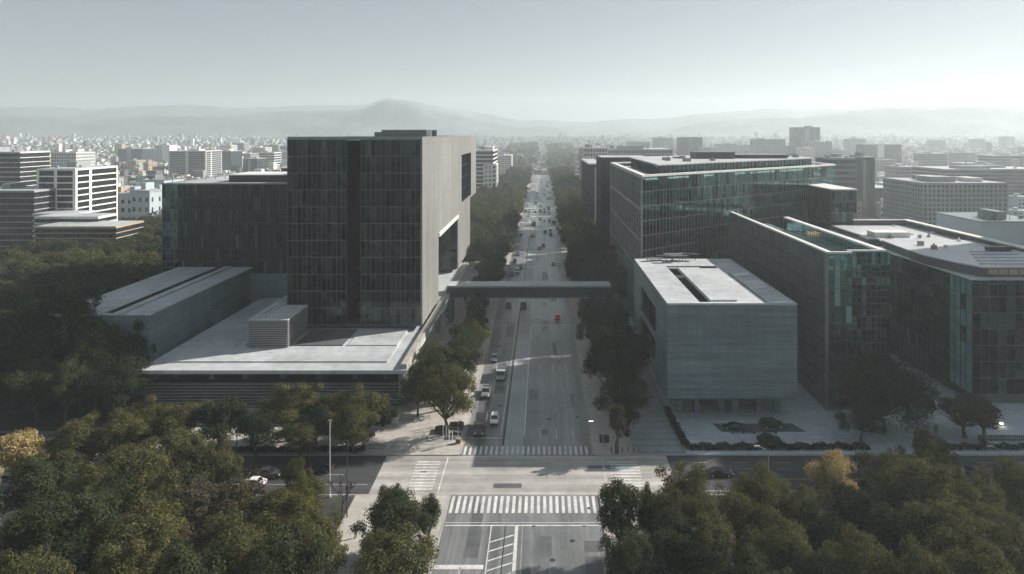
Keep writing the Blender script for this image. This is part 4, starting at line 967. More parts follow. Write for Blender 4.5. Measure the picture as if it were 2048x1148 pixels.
    for k,px,py,w,h,l in (('dark1',252,648,115,17,'dark tree standing against the front of the concrete hall'),('dark0',185,682,150,15.5,'large dark tree by the left corner of the concrete hall'),('green1',112,733,125,13,'paler green tree in the park beside the shaded path'),('dark2',35,700,150,14.5,'dark tree at the left picture edge beside the park path'),('green0',50,735,120,12.5,'lit green tree in front of the dark tree at the left edge'),('dark0',-20,690,150,15,'dark tree cut by the left picture edge above the park path'),('dark1',110,640,150,15,'dark tree behind the large tree at the hall corner'),('dark2',30,620,170,15,'broad dark tree left of the concrete hall'),('dark1',140,600,130,23,'very tall dark tree hiding the left end of the concrete hall'),('dark0',84,598,140,22.5,'tall dark tree left of the very tall one by the hall'),('green1',172,640,110,20.5,'tall tree before the left half of the hall front'),('dark0',150,590,120,14,'dark tree covering the left end of the hall roof'),('dark1',70,570,140,14,'dark tree in the left park level with the hall roof'),('dark2',215,725,110,13,'shaded tree in front of the hall beside the podium corner')):
        top(k,px,py,w,h,l,name='park_tree')
    rr = random.Random(61)
    for j,(y0,y1,n_,x0,x1,kd) in enumerate(((432,446,6,238,326,'mid0'),(452,468,7,214,326,'mido1'),(478,492,10,30,318,'mid1'),(500,516,10,-10,318,'mido0'),(528,545,8,10,300,'mid0'))):
        for i in range(n_):
            px = x0+(x1-x0)*(i+.5)/n_; top(kd if (i+j)%3 else ('mido0' if j%2 else 'mid1'), px+rr.uniform(-6,6), rr.uniform(y0,y1), rr.uniform(50,66)*(1+.12*j), rr.uniform(13,15.5), '%s tree from the left in the %s tree belt behind the left park' % (NUM[i], ('far','fourth','third','second','near')[j]), group='tree belts behind the left park', name='park_tree')
    # right hand forecourt
    d = 128.0; tree('round0', wx(1785,d), d+3, 15.0, 17.0, 'great dark round tree in the shade before the glass office block', .15)
    tree('dark1', wx(1735,124), 126.5, 8.5, 8.5, 'low dark tree beside the great dark tree', .15)
    tree('brown0', wx(1937,127), 128, 8.5, 13, 'loose twiggy dark tree in front of the glass office block', .15)
    tree('thin0', wx(1975,125), 126, 8.0, 7, 'slim twiggy tree beside the picket fence', .15)
grove()
def bare_tree():
    rr = random.Random(77); t = MB()
    def br(p, d, L, r, n):
        q = p+d*L; t.tube(tuple(p), tuple(q), r, r*.7, 5)
        if n:
            for _ in range(3 if n > 1 else 4):
                e = (d+Vector((rr.gauss(0,.42),rr.gauss(0,.42),rr.gauss(.12,.2)))).normalized(); br(q, e, L*rr.uniform(.62,.82), r*.66, n-1)
    br(Vector((0,0,-.1)), Vector((.04,0,1)).normalized(), 2.0, .16, 4)
    o = empty('bare_tree', 'small dark bare branched tree at the pavement corner beside the poles', 'tree', (wx(684,101.8),101.8,.14), 0)
    t.build('trunk', M['bark'], o)
bare_tree()
# left park: staggered rows of trees beside and before the concrete hall
def park():
    rr = random.Random(21); rows = 0; kinds = ['dark0','dark1','dark2','green0','green1','olive1','dark0','green2']; n = 0
    for r in range(17):
        y = 127+(r-.4)*8.6+.32*r*r; x = -118.5 if y > 146.5 else -91.5; i = 0; edge = -1160*y/F-4
        if y > 214: x = -121.5
        while x > edge and n < 165:
            xx, yy = x+rr.uniform(-1.6,1.6), y+rr.uniform(-2.2,2.2)
            clear = (yy < 133.5 and xx > -124) or (yy > 143 and xx > -116) or (yy > 255 and xx < -140)
            if not clear:
                h = rr.uniform(11.5,15); k = rr.choice(kinds); 
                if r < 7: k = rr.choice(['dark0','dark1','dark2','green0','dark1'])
                else: k = rr.choice(['mido0','mido1','mid0','olive0','olive2'])
                tree(k, xx, yy, h, rr.uniform(9.5,12.5), '%s tree from the concrete hall in the %s row of the left park' % (NUM[min(i,19)], NUM[r]), .1, 'left park trees', 'park_tree'); n += 1
            i += 1; x -= rr.uniform(8.5,10.5)
park()
def street_trees():
    L = [(-19.0,129.5,13.6,11.0,'olive3','big round tree above the planters by the stopped truck'),(-21.5,141,14,11,'green0','second tree up the left kerb behind the big round tree'),(-18.8,150,13.5,10,'green1','third tree up the left kerb beside the pickup'),(-19.5,159,13,10,'green2','fourth tree up the left kerb'),(-25.0,150,12,8.5,'olive1','tree set back against the podium ledge'),(-18.6,168,13.5,9,'olive2','fifth tree up the left kerb'),(-26.5,138,10.5,7.5,'olive0','small tree between the kerb trees and podium wall'),(-18.4,178,15.5,8,'thin0','tall loose tree at the kerb just before the footbridge'),(-18.9,190,13,7.5,'thin0','second loose tree before the footbridge'),(-22.5,160,8.5,5,'green1','small tree behind the fourth kerb tree')]
    for x,y,h,w,k,l in L: tree(k,x,y,h,w,l,.14,'street trees by the podium','street_tree')
    Rr = [(16.3,140,18,13.5,'dark0','largest dark tree on the right pavement left of the cube'),(16.8,129,14.5,12,'dark1','rounded dark tree in front of the largest right tree'),(13.9,121.8,9.3,4.2,'thin0','slender leaning tree beside the glinting lamp'),(15.2,153,14,9.5,'dark2','third dark tree up the right pavement'),(14.2,165,13,8.5,'dark0','fourth dark tree up the right pavement'),(13.8,177,13,8.5,'dark1','fifth dark tree up the right pavement'),(14.0,190,13,8,'dark2','sixth dark tree before the footbridge'),(20.8,158,11,7,'dark1','dark tree tucked against the cube side'),(20.6,172,13,8,'dark0','dark tree behind the cube side recess'),(20.8,188,14,8.5,'dark2','dark tree below the footbridge stair')]
    for x,y,h,w,k,l in Rr: tree(k,x,y,h,w,l,.14,'street trees by the cube','street_tree')
    rr = random.Random(31)
    for side, rows in ((-1,(-19.5,-29,-39.5,-50)),(1,(14.5,23.5,33,43))):
        for j, bx in enumerate(rows):
            y = 219+j*3; i = 0
            while y < 900:
                step = 9.6 if y < 320 else 12.5 if y < 500 else 17
                if y < 640 or j < 3:
                    skip = (side > 0 and j >= 1 and y > 340 and 27 < bx and y < 455) or (side > 0 and bx > 24 and y < 340)
                    if side < 0 and j > 0 and y < (292 if j == 1 else 304): skip = True
                    if not skip:
                        big = rr.random(); far = y > 430
                        k = rr.choice(['far0','far1']) if y > 560 else rr.choice(['mid0','mido0','mido1','mido1'])
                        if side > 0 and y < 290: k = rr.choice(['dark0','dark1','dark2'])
                        w = rr.uniform(8.5,11) if j == 0 else rr.uniform(10,14); h = rr.uniform(12,15) if j == 0 else rr.uniform(13,18)
                        sd = 'left' if side < 0 else 'right'; rowname = ('kerb row','second row','third row','outer row')[j]
                        lab = ('%s tree beyond the footbridge in the %s %s of the avenue' % (NUM[i], sd, rowname)) if i < 18 else 'small hazy tree far along the %s side of the avenue' % sd
                        grp = ('avenue %s trees, %s' % (sd, rowname)) if i < 18 else 'far avenue trees %s' % sd
                        tree(k, bx+rr.uniform(-1.6,1.6), y+rr.uniform(-2,2), h, w, lab, .14, grp, 'avenue_tree')
                    i += 1
                y += step*rr.uniform(.9,1.12)
street_trees()
def far_wood():
    rr = random.Random(9); V = []; Fc = []
    def clump(x, y, r, hgt, n, lf):
        for _ in range(n):
            d = Vector((rr.gauss(0,1),rr.gauss(0,1),abs(rr.gauss(0,1)))).normalized(); p = Vector((x,y,gz(y)+hgt*.35))+Vector((d.x*r,d.y*r,d.z*hgt*.65))*rr.uniform(.75,1.1)
            nn = (d+Vector((rr.gauss(0,.4),rr.gauss(0,.4),rr.gauss(0,.4)))).normalized(); u = nn.orthogonal().normalized()*lf; v = nn.cross(u); i = len(V)
            V.extend([tuple(p-u),tuple(p+v*.6),tuple(p+u),tuple(p-v*.6)]); Fc.append((i,i+1,i+2,i+3))
    for i in range(420):
        y = rr.uniform(900,2100); x = rr.choice((-1,1))*rr.uniform(13,90)-3; clump(x, y, rr.uniform(5,8), rr.uniform(9,15), 60, 1.6)
    for i in range(700):
        d = rr.uniform(380,1800); px = rr.uniform(-100,2150); x = wx(px,d)
        if -75 < x < 70 or (x > 0 and d < 460): continue
        clump(x, d, rr.uniform(4,8), rr.uniform(7,13), 60, 1.3)
    me = bpy.data.meshes.new('distant_trees'); me.from_pydata(V,[],Fc); me.materials.append(M['leaf_green']); o = bpy.data.objects.new('distant_trees', me); C.objects.link(o)
    tag(o, 'far off trees melting into the haze between the houses', 'trees', None, 'stuff')
far_wood()
def leaf_strip(pts, wd, h, n, leaf, seed, mat):
    rr = random.Random(seed); V = []; Fc = []; seg = []; tot = 0
    for a, b in zip(pts, pts[1:]): l = math.dist(a,b); tot += l; seg.append((tot,a,b,l))
    while len(Fc) < n:
        t = rr.random()*tot; k = next(s for s in seg if s[0] >= t); f = (t-(k[0]-k[3]))/k[3]; a, b = k[1], k[2]
        dx, dy = (b[0]-a[0])/k[3], (b[1]-a[1])/k[3]; o = rr.uniform(-.5,.5)*wd; hh = h*(.85+.2*math.sin(t*1.7+seed)+.1*math.sin(t*4.1)); z = hh*math.sqrt(rr.random())
        p = Vector((a[0]+dx*k[3]*f-dy*o, a[1]+dy*k[3]*f+dx*o, z)); nn = Vector((-dy*o*2+rr.gauss(0,.5), dx*o*2+rr.gauss(0,.5)-.2, z/h+rr.gauss(0,.5))).normalized()
        u = nn.orthogonal().normalized()*leaf*rr.uniform(.6,1.3); v = nn.cross(u)*.6; i = len(V); V += [tuple(p-u*.5),tuple(p+v*.5),tuple(p+u*.5),tuple(p-v*.5)]; Fc.append((i,i+1,i+2,i+3))
    me = bpy.data.meshes.new('hedge'); me.from_pydata(V,[],Fc); me.materials.append(mat); return me
def hedges():
    for nm, pts, wd, h, n, lab in (('hedge',[(wx(1332,141),141),(wx(1372,124.2),124.0),(wx(1372,124)+.4,123.4),(62,123.4)],1.3,1.2,14000,'dark clipped hedge bending round the forecourt of the concrete cube'),
        ('hedge',[(73.5,123.4),(104,123.4)],1.3,1.1,6000,'dark low hedge along the side street below the glass office block'),
        ('hedge',[(-62,122.6),(-33.5,122.6)],1.1,.9,7000,'ragged dark low hedge along the left kerb of the side street'),
        ('hedge',[(-110,128.4),(-97,125.2),(-84,124.2)],1.8,.9,6000,'dark low shrubs beside the shaded park path')):
        me = leaf_strip(pts, wd, h, n, .30, len(lab), M['leaf_dark']); o = bpy.data.objects.new(nm, me); C.objects.link(o); o.location.z = .14; tag(o, lab, 'hedge')
hedges()
# ------------------------------------------------------------------ vehicles
def loft(mb, secs, mi=0, cap=True):
    n = len(mb.v); k = len(secs[0])
    for s in secs: mb.v += s
    for i in range(len(secs)-1):
        for j in range(k):
            q = (j+1)%k; mb.f.append((n+i*k+j,n+i*k+q,n+(i+1)*k+q,n+(i+1)*k+j)); mb.m.append(mi)
    if cap:
        mb.f.append(tuple(n+j for j in reversed(range(k)))); mb.m.append(mi)
        mb.f.append(tuple(n+(len(secs)-1)*k+j for j in range(k))); mb.m.append(mi)
def car_proto(kind):
    P = dict(sedan=(4.6,1.84,1.45,[(-2.3,.62,.80),(-2.2,.34,.95),(-1.55,.26,1.02),(-.6,.24,.98),(.7,.24,.96),(1.5,.26,.90),(2.1,.32,.76),(2.3,.45,.62)],(-1.75,-1.05,.25,1.05)),
             hatch=(4.0,1.78,1.5,[(-2.0,.60,.90),(-1.92,.34,1.0),(-1.2,.26,1.04),(.6,.24,.99),(1.3,.26,.92),(1.85,.33,.78),(2.0,.45,.64)],(-1.88,-1.5,.2,.95)),
             suv=(4.8,1.95,1.78,[(-2.4,.70,1.05),(-2.3,.40,1.16),(-1.5,.34,1.2),(.8,.34,1.15),(1.6,.36,1.08),(2.25,.42,.95),(2.4,.55,.80)],(-2.25,-1.95,.45,1.2)),
             pickup=(5.4,1.98,1.8,[(-2.7,.60,1.0),(-2.6,.45,1.05),(-.6,.42,1.08),(.9,.42,1.14),(1.7,.42,1.12),(2.5,.46,1.0),(2.7,.6,.85)],(-.55,-.3,.7,1.35)),
             coupe=(4.7,1.9,1.28,[(-2.35,.6,.78),(-2.2,.34,.90),(-1.4,.24,.92),(.4,.22,.86),(1.3,.24,.80),(2.1,.32,.66),(2.35,.42,.56)],(-1.6,-.75,.05,.95)))
    if kind in P:
        L, W, Ht, prof, (g0,g1,g2,g3) = P[kind]; t = empty(kind+'_car' if kind != 'pickup' else 'pickup_truck', 'x', 'car'); b = MB(); hw = W/2
        secs = []
        for y, zl, zh in prof:
            e = 1 if abs(y) < L*.40 else .90; w = hw*e; sh = zl+(zh-zl)*.62
            secs.append([(-w*.94,y,zl),(w*.94,y,zl),(w,y,zl+.12),(w,y,sh),(w*.90,y,zh),(-w*.90,y,zh),(-w,y,sh),(-w,y,zl+.12)])
        loft(b, secs); zb = prof[len(prof)//2][2]-.06
        top_ = [(-hw*.70,g1),(hw*.70,g1),(hw*.70,g2),(-hw*.70,g2)]
        if kind == 'pickup':
            for s in (-1,1): b.box(min(s*hw*.84,s*hw*.97),max(s*hw*.84,s*hw*.97),-2.55,-.6,1.0,1.28)
            b.box(-hw*.84,hw*.84,-2.62,-2.52,1.0,1.28)
        ob = b.build('body', M['car_grey'], t)
        g = MB(); bt = [(-hw*.88,g0,zb),(hw*.88,g0,zb),(hw*.88,g3,zb),(-hw*.88,g3,zb)]; tp = [(x,y,Ht-.07) for x,y in top_]
        loft(g, [bt,tp]); g.build('windows', M['carglass'], t)
        r = MB(); r.prism([(x*1.04,y+(.06 if y > 0 else -.06)) for x,y in top_], Ht-.075, Ht)
        for a, c in zip(bt, tp): r.tube(a, c, .05, .045, 4)
        my = (g1+g2)/2; 
        for s in (-1,1): r.tube((s*hw*.885,my,zb),(s*hw*.71,my,Ht-.07),.045,.045,4)
        r.build('roof', M['car_grey'], t)
        wr = .34 if kind in ('sedan','hatch','coupe') else .40
        for y in (-L*.29, L*.31):
            for s in (-1,1):
                w = MB(); w.tube((s*(hw-.20),y,wr),(s*(hw+.01),y,wr),wr,wr,14); wo = w.build('wheel', M['tyre'], t)
                w = MB(); w.tube((s*(hw-.02),y,wr),(s*(hw+.02),y,wr),wr*.62,wr*.55,10); w.build('rim', M['rim'], wo)
        zf, zr = prof[-1][2]+.02, prof[0][2]
        for s in (-1,1):
            m = MB(); m.box(s*hw*.62-.22,s*hw*.62+.22,L/2-.16,L/2+.01,zf-.14,zf+.02); m.build('headlight', M['hl'], t)
            m = MB(); m.box(s*hw*.64-.2,s*hw*.64+.2,-L/2-.015,-L/2+.14,zr-.14,zr+.02); m.build('tail_light', M['tl'], t)
            m = MB(); m.box(s*(hw+.09)-.09,s*(hw+.09)+.09,g3-.35,g3-.2,zb,zb+.14); m.build('mirror', M['car_dark'], t)
        m = MB(); m.box(-hw*.8,hw*.8,L/2-.1,L/2+.02,.36,.52); m.box(-hw*.8,hw*.8,-L/2-.02,-L/2+.1,.4,.56); m.build('bumper', M['car_dark'], t)
        return t
    if kind == 'truck':
        t = empty('flatbed_truck', 'x', 'truck'); b = MB(); loft(b, [[(-1.1,1.5,.6),(1.1,1.5,.6),(1.1,1.5,2.4),(-1.1,1.5,2.4)],[(-1.1,2.6,.55),(1.1,2.6,.55),(1.05,2.6,2.45),(-1.05,2.6,2.45)],[(-1.05,3.2,.55),(1.05,3.2,.55),(1.0,3.05,1.5),(-1.0,3.05,1.5)]]); b.build('cab', M['car_grey'], t)
        g = MB(); g.face([(-.92,2.72,2.32),(.92,2.72,2.32),(.96,3.09,1.55),(-.96,3.09,1.55)][::-1]); 
        for s in (-1,1): g.box(min(s*1.08,s*1.115),max(s*1.08,s*1.115),1.8,2.5,1.5,2.2)
        g.build('windscreen', M['carglass'], t)
        c = MB(); c.box(-1.2,1.2,-3.3,1.4,.95,1.15); c.build('load_bed', M['car_dark'], t)
        c = MB(); 
        for s in (-1,1): c.box(min(s*1.12,s*1.2),max(s*1.12,s*1.2),-3.3,1.4,1.153,2.3)
        c.box(-1.12,1.12,-3.3,-3.2,1.153,2.3); c.box(-1.12,1.12,1.3,1.4,1.153,2.5)
        for i in range(5): c.box(-1.12,1.12,-2.6+i*.85,-2.48+i*.85,2.18,2.28)
        c.build('side_board', M['car_grey'], t)
        for y in (-2.2,-1.1,2.3):
            for s in (-1,1):
                w = MB(); w.tube((s*.85,y,.48),(s*1.13,y,.48),.48,.48,14); wo = w.build('wheel', M['tyre'], t); w = MB(); w.tube((s*1.12,y,.48),(s*1.15,y,.48),.28,.25,10); w.build('rim', M['rim'], wo)
        for s in (-1,1):
            m = MB(); m.box(s*.75-.2,s*.75+.2,3.1,3.22,.75,.95); m.build('headlight', M['hl'], t); m = MB(); m.box(s*.95-.15,s*.95+.15,-3.34,-3.3,.8,.95); m.build('tail_light', M['tl'], t)
        return t
    t = empty('van' if kind == 'van' else 'bus', 'x', 'van' if kind == 'van' else 'bus'); L, W, Ht = (5.6,2.05,2.45) if kind == 'van' else (11,2.5,3.1); hw = W/2; b = MB()
    ys = [(-L/2,.4,Ht-.1),(-L/2+.1,.35,Ht),(L/2-1.5,.35,Ht),(L/2-.7 if kind == 'van' else L/2-.3,.4,Ht*.62 if kind == 'van' else Ht-.1),(L/2,.45,Ht*.42 if kind == 'van' else Ht*.9)]
    loft(b, [[(-hw,y,a),(hw,y,a),(hw,y,a+(c-a)*.6),(hw*.9,y,c),(-hw*.9,y,c),(-hw,y,a+(c-a)*.6)] for y,a,c in ys]); b.build('body', M['car_white'], t)
    g = MB()
    for s in (-1,1):
        n = 3 if kind == 'van' else 7
        for i in range(n): y = -L/2+.5+i*(L-1.8)/n; g.box(min(s*hw*.97,s*(hw+.01)),max(s*hw*.97,s*(hw+.01)),y,y+(L-1.8)/n-.2,Ht*.48,Ht*.68)
    g.box(-hw*.8,hw*.8,-L/2-.01,-L/2+.02,Ht*.5,Ht*.8)
    if kind == 'van': g.face([(-hw*.84,L/2-1.42,Ht-.08),(-hw*.84,L/2-.76,Ht*.64),(hw*.84,L/2-.76,Ht*.64),(hw*.84,L/2-1.42,Ht-.08)])
    else: g.box(-hw*.85,hw*.85,L/2-.02,L/2+.02,Ht*.42,Ht*.85)
    g.build('windows', M['carglass'], t)
    for y in (-L*.28,L*.30):
        for s in (-1,1):
            w = MB(); w.tube((s*(hw-.25),y,.42),(s*(hw+.01),y,.42),.42,.42,14); wo = w.build('wheel', M['tyre'], t); w = MB(); w.tube((s*(hw-.02),y,.42),(s*(hw+.02),y,.42),.25,.22,10); w.build('rim', M['rim'], wo)
    for s in (-1,1):
        m = MB(); m.box(s*hw*.7-.18,s*hw*.7+.18,L/2-.08,L/2+.03,.7,.92); m.build('headlight', M['hl'], t); m = MB(); m.box(s*hw*.85-.1,s*hw*.85+.1,-L/2-.02,-L/2+.05,.8,1.2); m.build('tail_light', M['tl'], t)
    return t
CP = {k: car_proto(k) for k in ('sedan','hatch','suv','pickup','coupe','truck','van','bus')}
def car(kind, x, y, ang, col, label, group=None, z=.012, lit=False, plain=False):
    o = copy_tree(CP[kind]); o.location = (x,y,z); o.rotation_euler = (0,0,R(ang)); o['label'] = label
    if group: o['group'] = group
    for ch in o.children:
        nm = ch.name.split('.')[0]
        if nm in ('body','roof','cab','side_board') and not (nm == 'side_board' and col != 'silver'):
            ch.material_slots[0].link = 'OBJECT'; ch.material_slots[0].material = M['car_'+col]
        if lit and nm == 'tail_light': ch.material_slots[0].link = 'OBJECT'; ch.material_slots[0].material = M['tl_on']
    return o
def cars():
    car('truck', -12.6, 131.5, 180, 'dark', 'dark flatbed truck with slatted load stopped at the left kerb before the crossing')
    car('hatch', -10.0, 135.5, 180, 'white', 'small white car waiting beside the dark flatbed truck')
    car('pickup', -13.0, 149.5, 180, 'grey', 'grey pickup at the left kerb under the street trees')
    car('truck', -10.2, 160.5, 180, 'silver', 'silver open truck in the left lanes ahead of the grey pickup')
    car('sedan', -12.8, 172.5, 180, 'silver', 'silver sedan at the left kerb behind the silver truck')
    car('sedan', -11.8, 226, 180, 'black', 'black sedan just past the footbridge in the left lane')
    car('van', -6.6, 224, 180, 'dark', 'dark van on the median side just past the footbridge')
    car('hatch', 4.9, 211.0, 0, 'red', 'red hatchback with lit tail lamps by the stop line under the footbridge', lit=True)
    car('suv', -10.9, 281, 180, 'white', 'white and dark off roader queuing left beyond the footbridge')
    car('suv', -13.2, 276, 180, 'grey', 'grey off roader at the kerb beside the white one beyond the footbridge')
    car('sedan', -12.2, 322, 180, 'blue', 'blue sedan under the left avenue trees')
    car('sedan', .4, 348, 0, 'red', 'small red car alone in the right carriageway far up')
    car('sedan', 1.0, 252, 0, 'black', 'dark car half hidden by the footbridge roof in the right carriageway')
    rr = random.Random(4); k = 0
    for y in (300,342,385,401,432,452,476,498,520,548,575,604,640,668,705,750,800):
        for lane in (-12.9,-9.8,-5.7,-1.6,1.6,4.9,7.4):
            if rr.random() < .36:
                car(rr.choice(['sedan','hatch','suv','van','sedan','bus' if y > 380 and lane == -5.7 else 'suv']), lane, y+rr.uniform(-8,8), 180 if lane < -4 else 0, rr.choice(['white','silver','dark','black','grey','white','beige']), 'tiny distant vehicle far up the avenue', 'distant traffic on the avenue'); k += 1
    car('sedan', wx(507,111.2), 110.6, 90, 'white', 'white sedan on the left arm of the side street')
    car('sedan', wx(536,114), 113.9, -90, 'dark', 'dark sedan with red tail lamp behind the white sedan', lit=False)
    car('hatch', wx(643,115.5), 115.6, 90, 'black', 'black hatchback behind the tall white pole on the side street')
    car('sedan', wx(22,114), 114.5, 90, 'silver', 'pale car at the left picture edge on the side street')
    car('coupe', wx(1437,114.6), 114.2, -90, 'black', 'black coupe half hidden behind the big ochre crown on the right side street')
    car('coupe', wx(1962,115), 115, -90, 'black', 'black coupe at the far right of the side street')
    car('coupe', wx(1467,131.6), 131.8, 90, 'black', 'low black car at the left of the forecourt panel', z=.16)
    car('suv', wx(1545,132.2), 132.6, -90, 'black', 'black off roader on the dark forecourt panel right of the low car', z=.16)
    car('sedan', wx(1538,126.3), 126.2, -90, 'black', 'black limousine nearest the hedge on the forecourt', z=.16)
cars()
for k in CP: remove_tree(CP[k])

# ------------------------------------------------------------------ street furniture
def pole_thing(name, label, cat, x, y, z, parts):
    o = empty(name, label, cat, (x,y,z))
    for nm, mb, mt in parts: mb.build(nm, mt, o)
    return o
def lamps():
    def arm_lamp(x, y, h, dx, label, mt='pole', on=False, rise=.5, z=.14, r=.09):
        p = MB(); p.path([(0,0,0),(0,0,.5),(0,0,h-.9)], [r*1.5,r,r*.75], 7); p.tube((0,0,0),(0,0,.25),r*2.2,r*2.2,8)
        a = MB(); a.path([(0,0,h-.9),(dx*.35,0,h-.4),(dx,0,h-.9+.9*rise+.2)], [r*.72,r*.6,r*.5], 6)
        hd = MB(); s = 1 if dx > 0 else -1; hd.obox((dx+s*.4,0),(1,0),(0,1),.5,.16,h-.9+.9*rise+.16,h-.9+.9*rise+.30)
        o = pole_thing('street_lamp', label, 'street lamp', x, y, z, [('pole',p,M[mt]),('arm',a,M[mt]),('lamp_head',hd,M[mt])])
        hh = [c for c in o.children if c.name.startswith('lamp_head')][0]; b = MB(); b.obox((dx+s*.4,0),(1,0),(0,1),.42,.13,h-.9+.9*rise+.10,h-.9+.9*rise+.157); b.build('lens', M['lamp_or_glint'] if on else M['hl'], hh)
    arm_lamp(wx(1206,124.6), 124.6, 5.2, -1.9, 'arm street lamp with a sun glint put on its head as glow on the right pavement', 'pole', True)  # lens glow imitates sun glinting on the head
    arm_lamp(wx(1797,122.4), 122.4, 6.0, -2.0, 'grey arm lamp before the great dark round tree', 'pole', rise=1.3)
    arm_lamp(wx(1537,106.9), 106.9, 8.4, -1.5, 'pale curved lamp rising behind the rounded olive tree', 'pole', rise=.9)
    arm_lamp(wx(2004,107.2), 107.2, 8.2, -1.6, 'thin curved lamp beside the far right black coupe', 'pole', rise=1.0)
    arm_lamp(wx(474,123), 123, 7.5, 1.4, 'dark lamp by the hedge left of the round sunlit tree', 'poledark')
    arm_lamp(wx(728,123.4), 123.4, 5.6, -.6, 'small grey lamp in front of the podium bed trees', 'pole', r=.06)
    arm_lamp(wx(694,119.6)-.5, 122.4, 7.4, 1.6, 'dark leaning lamp at the kerb by the podium bed', 'poledark')
    p = MB(); p.path([(0,0,0),(0,0,.6),(0,0,12.6)], [.12,.09,.055], 8); p.tube((0,0,0),(0,0,.3),.2,.2,8); h = MB(); h.box(-.25,.25,-.1,.1,12.5,12.7); h.box(-.1,.1,-.1,.1,12.0,12.5)
    pole_thing('light_mast', 'tall slim white light mast at the kerb of the side street', 'light mast', wx(663,108), 107.2, .14, [('pole',p,M['white']),('lamp_head',h,M['pole'])])
    p = MB(); p.path([(0,0,0),(0,0,12.0)], [.11,.06], 7); h = MB(); h.box(-.18,.18,-.15,.15,10.9,11.9); a = MB(); a.tube((0,0,4.2),(0,0,4.9),.2,.2,8)
    pole_thing('signal_mast', 'tall thin dark mast beside the small bare tree', 'signal mast', wx(694,101.6), 101.6, .14, [('pole',p,M['poledark']),('signal_box',h,M['poledark']),('pole_band',a,M['steel'])])
    p = MB(); p.path([(0,0,0),(0,0,9.5)], [.09,.05], 7); h = MB(); h.box(-.16,.16,-.12,.12,5.2,6.1)
    pole_thing('signal_mast', 'thin dark pole beside the slender leaning tree', 'signal mast', wx(1236,122.2), 122.2, .14, [('pole',p,M['poledark']),('signal_box',h,M['poledark'])])
    p = MB(); p.path([(0,0,0),(0,0,4.2)], [.07,.06], 7); h = MB(); h.box(-.15,.15,-.3,-.05,3.2,4.2); l = MB()
    for i in range(3): l.tube((0,-.3,3.4+i*.3),(0,-.34,3.4+i*.3),.1,.1,8)
    pole_thing('traffic_light', 'small traffic light at the left end of the far zebra', 'traffic light', wx(918,125.6)-.2, 125.8, .14, [('pole',p,M['pole']),('signal_box',h,M['poledark']),('signal_lens',l,M['tl'])])
    p = MB(); p.tube((0,0,0),(0,0,.5),.05,.05,6); h = MB(); h.box(-.25,.25,-.2,.2,.5,.75)
    pole_thing('ground_lamp', 'small warm lit lamp in front of the glass office block', 'lamp', wx(2003,133), 133, .15, [('post',p,M['poledark']),('lamp_head',h,M['lamp_or_glint'])])
lamps()
